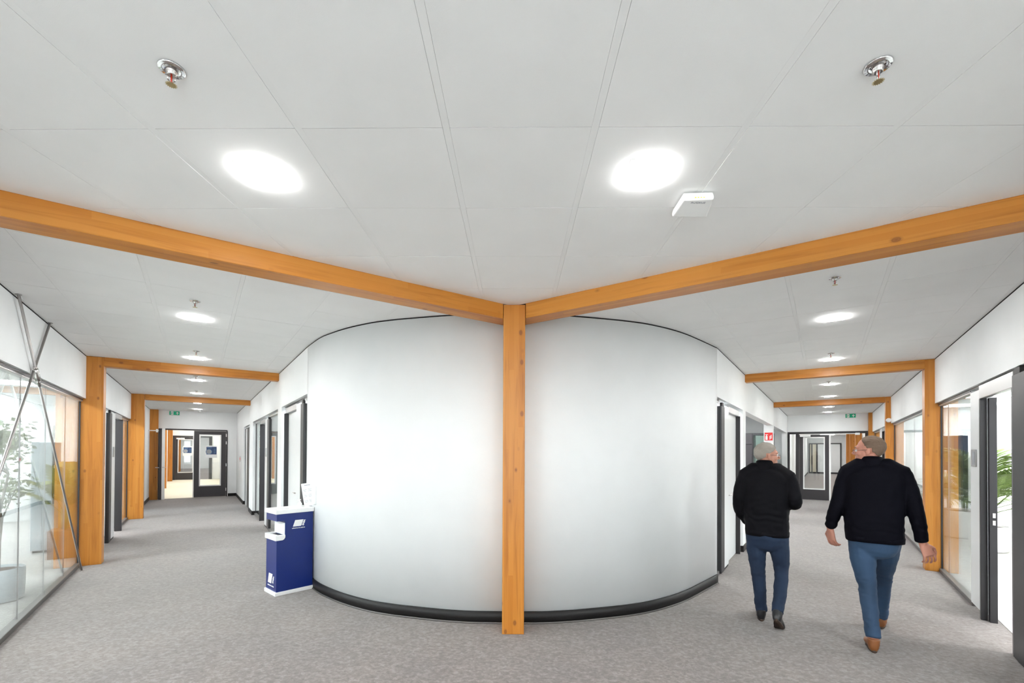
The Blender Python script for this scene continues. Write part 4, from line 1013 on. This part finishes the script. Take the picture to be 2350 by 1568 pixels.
def ellips(bm, c, r, M3=None, u=16, v=12):
    bmesh.ops.create_uvsphere(bm, u_segments=u, v_segments=v, radius=1, matrix=Matrix.Translation(c) @ (M3 or Matrix.Identity(4)) @ Matrix.Diagonal((*r, 1)))
def remesh(bm, voxel, smooth=3, name='m'):
    bmesh.ops.recalc_face_normals(bm, faces=bm.faces)
    me = bpy.data.meshes.new(name); bm.to_mesh(me); bm.free(); o = bpy.data.objects.new(name, me); COL.objects.link(o)
    m = o.modifiers.new('r', 'REMESH'); m.mode = 'VOXEL'; m.voxel_size = voxel
    if smooth: q = o.modifiers.new('s', 'SMOOTH'); q.iterations = smooth; q.factor = .5
    dg = bpy.context.evaluated_depsgraph_get(); out = bpy.data.meshes.new_from_object(o.evaluated_get(dg)); bpy.data.objects.remove(o); bpy.data.meshes.remove(me)
    return out
def folds(me, amp, fn):
    me.update()
    nr = [v.normal.copy() for v in me.vertices]
    for v, n_ in zip(me.vertices, nr): v.co = v.co + n_ * amp * fn(v.co)
def mo(name, me, mat, m4, parent):
    me.name = name; me.materials.clear(); me.materials.append(MATS[mat]); me.shade_smooth()
    return put(bpy.data.objects.new(name, me), m4, parent)
def head_m(P): return Matrix.Translation(P['head']) @ Matrix.Rotation(P['yaw'], 4, 'Z') @ Matrix.Rotation(P.get('nod', 0), 4, 'X')
def add_head(bm, H):
    R4 = H.to_quaternion().to_matrix().to_4x4(); c = lambda *a: H @ Vector(a)
    ellips(bm, c(0, -.012, .030), (.0745, .096, .092), R4, 24, 16)
    ellips(bm, c(0, .030, -.018), (.062, .068, .075), R4)
    ellips(bm, c(0, .040, -.062), (.046, .052, .042), R4)
    ellips(bm, c(0, .075, -.088), (.026, .020, .018), R4)
    ellips(bm, c(0, .072, .030), (.052, .022, .026), R4)
    for sx in (-1, 1):
        ellips(bm, c(sx * .040, .062, -.022), (.022, .026, .024), R4)
        ellips(bm, c(sx * .078, -.004, -.008), (.007, .017, .029), R4 @ Matrix.Rotation(sx * .25, 4, 'Z') @ Matrix.Rotation(-.15, 4, 'X'))
        ellips(bm, c(sx * .074, .004, -.030), (.006, .009, .012), R4)
        ellips(bm, c(sx * .080, -.012, .004), (.006, .010, .017), R4)
    tube(bm, [c(0, .092, .022), c(0, .104, -.004), c(0, .116, -.020)], [.008, .011, .014], n=10)
    for sx in (-1, 1): ellips(bm, c(sx * .012, .103, -.026), (.009, .010, .008), R4)
    ellips(bm, c(0, .092, -.052), (.024, .012, .006), R4); ellips(bm, c(0, .089, -.062), (.021, .012, .007), R4)
def add_hand(bm, w, d, nrm, thumb_side, curl=.5, sc=1.0):
    """w wrist, d direction of the hand, nrm back-of-hand normal, thumb on +-side"""
    d = d.normalized(); s = d.cross(nrm).normalized() * thumb_side; nrm = nrm - d * nrm.dot(d); nrm.normalize()
    tube(bm, [w - d * .02, w + d * .03 * sc, w + d * .085 * sc], [(.026 * sc, .018 * sc), (.036 * sc, .015 * sc), (.041 * sc, .013 * sc)], side=s, n=12)
    for k, (off, ln) in enumerate(((.031, .070), (.011, .079), (-.010, .073), (-.030, .057))):
        p = w + d * .088 * sc + s * off * 1.08 * sc; d0 = (d + s * off * 4.5).normalized(); pts = [p - d * .015, p]; ang = 0
        for j, fr in enumerate((.44, .32, .24)):
            ang += curl * (.8, 1.0, .7)[j] * (1 + .1 * k)
            p = p + (d0 * math.cos(ang) - nrm * math.sin(ang)) * ln * fr * sc; pts.append(p)
        tube(bm, pts, [.0082 * sc, .0086 * sc, .0080 * sc, .0074 * sc, .0064 * sc], n=8)
    t0 = w + d * .025 * sc + s * .026 * sc; t1 = t0 + (d * .7 + s * .8 - nrm * .25).normalized() * .040 * sc; t2 = t1 + (d * .95 + s * .15 - nrm * .35).normalized() * .034 * sc; t3 = t2 + (d * .95 - s * .1 - nrm * .45).normalized() * .024 * sc
    tube(bm, [t0, t1, t2, t3], [.014 * sc, .0115 * sc, .010 * sc, .008 * sc], n=8)
def person(P, f, s, u, label, mats):
    o_ = Matrix.Translation(f.p(s, u, 0)) @ Matrix.Rotation(math.atan2(f.U.y, f.U.x), 4, 'Z')
    root = bpy.data.objects.new('person', None); put(root, o_); tag(root, label, 'person'); root.empty_display_size = .1
    H = head_m(P); V = Vector; hd = P['head']
    neck = V(P['neck'])
    # ---- the body, one continuous surface
    bm = bmesh.new(); add_head(bm, H)
    tube(bm, [neck - V((0, .0, .05)), neck + V((0, .0, .03)), hd + V((0, -.012, -.03))], [.058, .053, .052], n=16)
    tr = [(V(p), r) for p, r in P['torso']]
    stube(bm, [t[0] for t in tr], [(t[1][0] * .88, t[1][1] * .86) for t in tr], sq=2.3)
    for sd in ('l', 'r'):
        a = P['arm_' + sd]; stube(bm, a[0], [r * .74 for r in a[1]])
        g = P['leg_' + sd]; stube(bm, g[0], [(r[0] * .80, r[1] * .80) for r in g[1]])
        e, w_ = V(a[0][-2]), V(a[0][-1]); d = V(P['hand_' + sd][0]); stube(bm, [e, e.lerp(w_, .6), w_ + d.normalized() * .02], [.038, .030, .026])
        add_hand(bm, w_ + d.normalized() * .018, d, V(P['hand_' + sd][1]), P['hand_' + sd][2], P['hand_' + sd][3], P.get('hs', 1.05))
        ft = V(g[0][-1]); fd = V(P['foot_' + sd][1]).normalized(); fp = V(P['foot_' + sd][0])
        uq = V(P['foot_' + sd][2]).normalized() if len(P['foot_' + sd]) > 2 else V((0, 0, 1)); tube(bm, [ft, fp + uq * .06, fp + fd * .06 + uq * .046, fp + fd * .13 + uq * .036], [.030, (.024, .024), (.024, .018), (.022, .012)], n=12)
    body = mo('body', remesh(bm, .0040, 2), mats['skin'], o_, root)
    # ---- eyes, eyebrows, glasses
    for sx in (-1, 1):
        bm = bmesh.new(); ellips(bm, H @ V((sx * .031, .083, .004)), (.0115, .0115, .0115)); me = bpy.data.meshes.new('eye'); bm.to_mesh(me); bm.free(); e = mo('eye', me, 'white_gloss', o_, root)
        bm = bmesh.new(); ellips(bm, H @ V((sx * .031, .0935, .004)), (.0045, .0025, .0045), H.to_quaternion().to_matrix().to_4x4(), 10, 8); me = bpy.data.meshes.new('iris'); bm.to_mesh(me); bm.free(); mo('iris', me, 'shoe_black', o_, e)
        bm = bmesh.new(); tube(bm, [H @ V((sx * .014, .098, .028)), H @ V((sx * .032, .095, .033)), H @ V((sx * .048, .082, .028))], [.003, .0038, .0025], n=8); me = bpy.data.meshes.new('eyebrow'); bm.to_mesh(me); bm.free(); mo('eyebrow', me, mats['hair'], o_, root)
    gl = bpy.data.meshes.new('glasses'); bm = bmesh.new()
    for sx in (-1, 1):
        c = V((sx * .033, .105, .0)); loop = [H @ (c + V((.026 * math.cos(t) * (1.0), -.10 * abs(sx * .033 + .026 * math.cos(t)) ** 1.0 * .5, .019 * math.sin(t)))) for t in [2 * PI * i / 16 for i in range(17)]]
        tube(bm, loop, [.0014] * 17, n=6, cap=0, side=V((.3, .5, .8)))
        tube(bm, [H @ V((sx * .058, .102, .006)), H @ V((sx * .080, .06, .006)), H @ V((sx * .083, .0, .006)), H @ V((sx * .080, -.014, -.006))], [.0017] * 4, n=6, cap=0)
    tube(bm, [H @ V((-.008, .112, .003)), H @ V((.008, .112, .003))], [.0014] * 2, n=6, cap=0, side=V((0, .3, 1)))
    bm.to_mesh(gl); bm.free(); mo('glasses', gl, 'lens_frame', o_, root)
    # ---- hair
    bm = bmesh.new(); bmesh.ops.create_uvsphere(bm, u_segments=120, v_segments=90, radius=1)
    rec = P.get('recede', 0)
    kill = []
    for v in bm.verts:
        p = V((v.co.x * .0790, v.co.y * .1015 - .013, v.co.z * .0965 + .031))
        line = -.082 + (p.y + .105) * .90 + .010 * noise.noise(p * 60) + rec * max(0, p.y) * 2.0
        if abs(p.x) > .055 and -.03 < p.y < .03: line = max(line, .018)
        if p.z < line: kill.append(v)
        nn = noise.noise(p * 30) * .003 + noise.noise(V((p.x * 150, p.y * 40, p.z * 60))) * .0022
        v.co = H @ (p * (1 + nn / .09))
    bmesh.ops.delete(bm, geom=kill, context='VERTS')
    r_ = bmesh.ops.solidify(bm, geom=list(bm.faces), thickness=.006)
    me = bpy.data.meshes.new('hair'); bm.to_mesh(me); bm.free(); mo('hair', me, mats['hair'], o_, root)
    # ---- jacket
    bm = bmesh.new(); stube(bm, [t[0] for t in tr], [t[1] for t in tr], sq=2.5, n=24, cap=.12)
    for sd in ('l', 'r'):
        a = P['arm_' + sd]; stube(bm, a[0], a[1], n=16, cap=.25)
        sh = V(a[0][0]); tube(bm, [sh + V((0, 0, .0)), sh.lerp(neck, .5) + V((0, 0, .035)), neck + V((0, 0, -.012))], [(.07, .072), (.066, .058), (.062, .05)], side=V((0, 1, 0)))
    me = remesh(bm, .009, 5)
    def jf(p):
        k = noise.noise(V((p.x * 9, p.y * 9, p.z * 5 + P['seed']))) * 1.0 + .5 * noise.noise(V((p.x * 18, p.y * 18, p.z * 24 + P['seed'])))
        k += .8 * math.sin(p.z * 95 + 14 * p.x + 5 * noise.noise(p * 6)) * max(0, 1 - abs(p.z - P['fold_z']) / .10) * .5
        return k
    folds(me, .0065, jf); jk = mo('jacket', me, mats['jacket'], o_, root)
    hz = P['torso'][0][0][2]; t0 = tr[0]
    bm = bmesh.new(); n = 40; A = []
    for q in range(2):
        ringv = []
        for (dz, k) in ((-.012, .985), (.030, 1.0)):
            rr = []
            for i in range(n):
                t = 2 * PI * i / n; ct, st = math.cos(t), math.sin(t); kk = (abs(ct) ** 2.5 + abs(st) ** 2.5) ** (-1 / 2.5) * (k - q * .05)
                rr.append(bm.verts.new(t0[0] + V((ct * t0[1][0] * kk, st * t0[1][1] * kk, dz))))
            ringv.append(rr)
        A.append(ringv)
    for i in range(n):
        j = (i + 1) % n
        bm.faces.new((A[0][0][i], A[0][0][j], A[0][1][j], A[0][1][i])); bm.faces.new((A[1][0][i], A[1][0][j], A[1][1][j], A[1][1][i]))
        bm.faces.new((A[0][0][i], A[0][0][j], A[1][0][j], A[1][0][i])); bm.faces.new((A[0][1][i], A[0][1][j], A[1][1][j], A[1][1][i]))
    bmesh.ops.recalc_face_normals(bm, faces=bm.faces); me = bpy.data.meshes.new('hem_band'); bm.to_mesh(me); bm.free(); mo('hem_band', me, mats['jacket'], o_, jk)
    # stand-up collar
    bm = bmesh.new(); n = 28; cz = P['collar']; Rg = []
    for k, (dz, rx, ry) in enumerate(((-.055, .098, .078), (.010, .080, .078), (.055, .071, .071), (.052, .064, .064), (.0, .066, .064))):
        Rg.append([bm.verts.new(neck + V((rx * math.cos(2 * PI * i / n), ry * math.sin(2 * PI * i / n) + .004, dz + cz - .014 * math.sin(2 * PI * i / n)))) for i in range(n)])
    for a, b in zip(Rg, Rg[1:]):
        for i in range(n): bm.faces.new((a[i], a[(i + 1) % n], b[(i + 1) % n], b[i]))
    bmesh.ops.recalc_face_normals(bm, faces=bm.faces); me = bpy.data.meshes.new('collar'); bm.to_mesh(me); bm.free(); mo('collar', me, mats['jacket'], o_, jk)
    # ---- jeans
    bm = bmesh.new(); hp = V(P['hips'][0])
    tube(bm, [hp + V((0, 0, .12)), hp + V((0, 0, .05)), hp, hp - V((0, 0, .06))], [P['hips'][1], P['hips'][1], (P['hips'][1][0], P['hips'][1][1] * 1.05), (P['hips'][1][0] * .9, P['hips'][1][1] * .9)], sq=2.4, n=24)
    for sd in ('l', 'r'): stube(bm, P['leg_' + sd][0], P['leg_' + sd][1], cap=.15)
    me = remesh(bm, .008, 4)
    folds(me, .006, lambda p: noise.noise(V((p.x * 8, p.y * 8, p.z * 14 + P['seed']))) + .7 * noise.noise(V((p.x * 14, p.y * 14, p.z * 38))) * (1.3 if p.z < .3 or abs(p.z - .5) < .08 else .5))
    mo('jeans', me, mats['jeans'], o_, root)
    # ---- shoes
    for sd in ('l', 'r'):
        fp = V(P['foot_' + sd][0]); fd = V(P['foot_' + sd][1]).normalized(); upv = V(P['foot_' + sd][2]).normalized() if len(P['foot_' + sd]) > 2 else V((0, 0, 1))
        sv = fd.cross(upv).normalized()
        bm = bmesh.new(); q = lambda y, z: fp + fd * y + upv * z
        stube(bm, [q(-.055, .045), q(-.02, .048), q(.06, .046), q(.13, .034), q(.185, .028), q(.205, .026)], [(.028, .040), (.037, .048), (.037, .046), (.046, .032), (.042, .026), (.025, .018)], side=sv, cap=.3)
        tube(bm, [q(-.018, .05), q(-.012, .10)], [(.040, .048), (.044, .053)], side=sv, cap=.1)
        sh = mo('shoe', remesh(bm, .006, 3), mats['shoe'], o_, root)
        bm = bmesh.new(); out = []
        for t in range(24):
            a = 2 * PI * t / 24; y = .075 + .138 * math.cos(a); w_ = .040 if y > .08 else .033; out.append(fp + fd * y + sv * w_ * math.sin(a) + upv * 0)
        a_ = [bm.verts.new(p) for p in out]; b_ = [bm.verts.new(p + upv * .020) for p in out]; bm.faces.new(a_); bm.faces.new(b_)
        for i in range(24): bm.faces.new((a_[i], a_[(i + 1) % 24], b_[(i + 1) % 24], b_[i]))
        bmesh.ops.recalc_face_normals(bm, faces=bm.faces); me = bpy.data.meshes.new('sole'); bm.to_mesh(me); bm.free(); mo('sole', me, 'shoe_sole', o_, sh)
    return root
V3 = Vector
P1 = dict(head=V3((-.005, .005, 1.585)), yaw=math.radians(-62), nod=-.05, neck=(-.02, -.005, 1.475), collar=.0, seed=3.1, fold_z=1.0, recede=.0,
    torso=[((.000, 0, .835), (.186, .135)), ((-.002, .0, .92), (.187, .138)), ((-.010, .0, 1.04), (.192, .138)), ((-.012, .0, 1.18), (.200, .138)), ((-.010, -.005, 1.30), (.205, .130)), ((-.008, -.005, 1.385), (.185, .108)), ((-.012, -.002, 1.44), (.110, .085))],
    arm_l=([(-.190, 0, 1.385), (-.222, -.015, 1.27), (-.242, -.035, 1.14), (-.228, .01, 1.03), (-.178, .105, .93)], [.062, .063, .055, .052, .046]),
    arm_r=([(.180, 0, 1.375), (.212, -.02, 1.27), (.232, -.055, 1.155), (.205, .06, 1.135), (.155, .165, 1.150)], [.062, .063, .058, .052, .045]),
    hand_l=((.45, .35, -.7), (-.4, .9, .1), -1, .35), hand_r=((-.6, .7, .1), (0, .3, 1), -1, .5),
    hips=((.0, -.005, .80), (.170, .125)),
    leg_l=([(-.088, .0, .86), (-.090, .005, .68), (-.078, .01, .48), (-.062, .015, .28), (-.052, .03, .085)], [(.092, .105), (.086, .095), (.064, .070), (.056, .064), (.052, .056)]),
    leg_r=([(.088, .0, .86), (.102, .02, .68), (.114, .045, .50), (.112, -.08, .32), (.105, -.215, .165)], [(.092, .105), (.084, .094), (.062, .068), (.056, .062), (.050, .054)]),
    foot_l=((-.052, .03, 0), (-.12, 1, 0)), foot_r=((.103, -.262, .085), (.05, .80, -.58), (0, .58, .80)))
person(P1, R, 4.97, -.46, 'grey haired man in black jacket and dark jeans walking away, looking to the right', dict(skin='skin', hair='hair_grey', jacket='jacket_black', jeans='jeans_dark', shoe='shoe_black'))
P2 = dict(head=V3((-.028, .0, 1.634)), yaw=math.radians(74), nod=-.04, neck=(-.015, -.005, 1.520), collar=.0, seed=9.7, fold_z=1.0, recede=.5, hs=1.12,
    torso=[((.003, 0, .885), (.198, .150)), ((-.002, .0, .96), (.198, .152)), ((-.006, .0, 1.10), (.200, .152)), ((-.004, .0, 1.25), (.208, .150)), ((.0, -.005, 1.37), (.212, .138)), ((-.002, -.005, 1.445), (.190, .112)), ((-.010, -.002, 1.495), (.112, .088))],
    arm_l=([(-.180, 0, 1.440), (-.212, -.01, 1.32), (-.245, -.02, 1.17), (-.275, .005, 1.07), (-.303, .04, .955)], [.066, .066, .058, .052, .044]),
    arm_r=([(.182, 0, 1.440), (.218, -.015, 1.32), (.252, -.03, 1.18), (.280, -.02, 1.04), (.302, .0, .905)], [.066, .066, .058, .052, .044]),
    hand_l=((.10, .10, -1), (-.75, -.65, 0), 1, .42), hand_r=((.34, -.02, -.9), (.45, -.85, .1), -1, .40),
    hips=((.0, -.0, .86), (.172, .135)),
    leg_l=([(-.082, .0, .90), (-.075, -.01, .72), (-.048, -.02, .49), (-.030, -.075, .29), (-.018, -.145, .105)], [(.100, .112), (.092, .100), (.066, .072), (.058, .064), (.052, .056)]),
    leg_r=([(.085, .01, .90), (.085, .13, .73), (.082, .28, .52), (.082, .38, .32), (.086, .50, .11)], [(.100, .112), (.090, .100), (.064, .070), (.056, .062), (.050, .054)]),
    foot_l=((-.018, -.150, .0), (-.06, 1, 0)), foot_r=((.086, .515, .01), (.10, 1, .12)))
person(P2, R, 4.90, .335, 'broad brown haired man in navy jacket and light blue jeans walking away, looking left', dict(skin='skin_pale', hair='hair_brown', jacket='jacket_navy', jeans='jeans_blue', shoe='shoe_brown'))
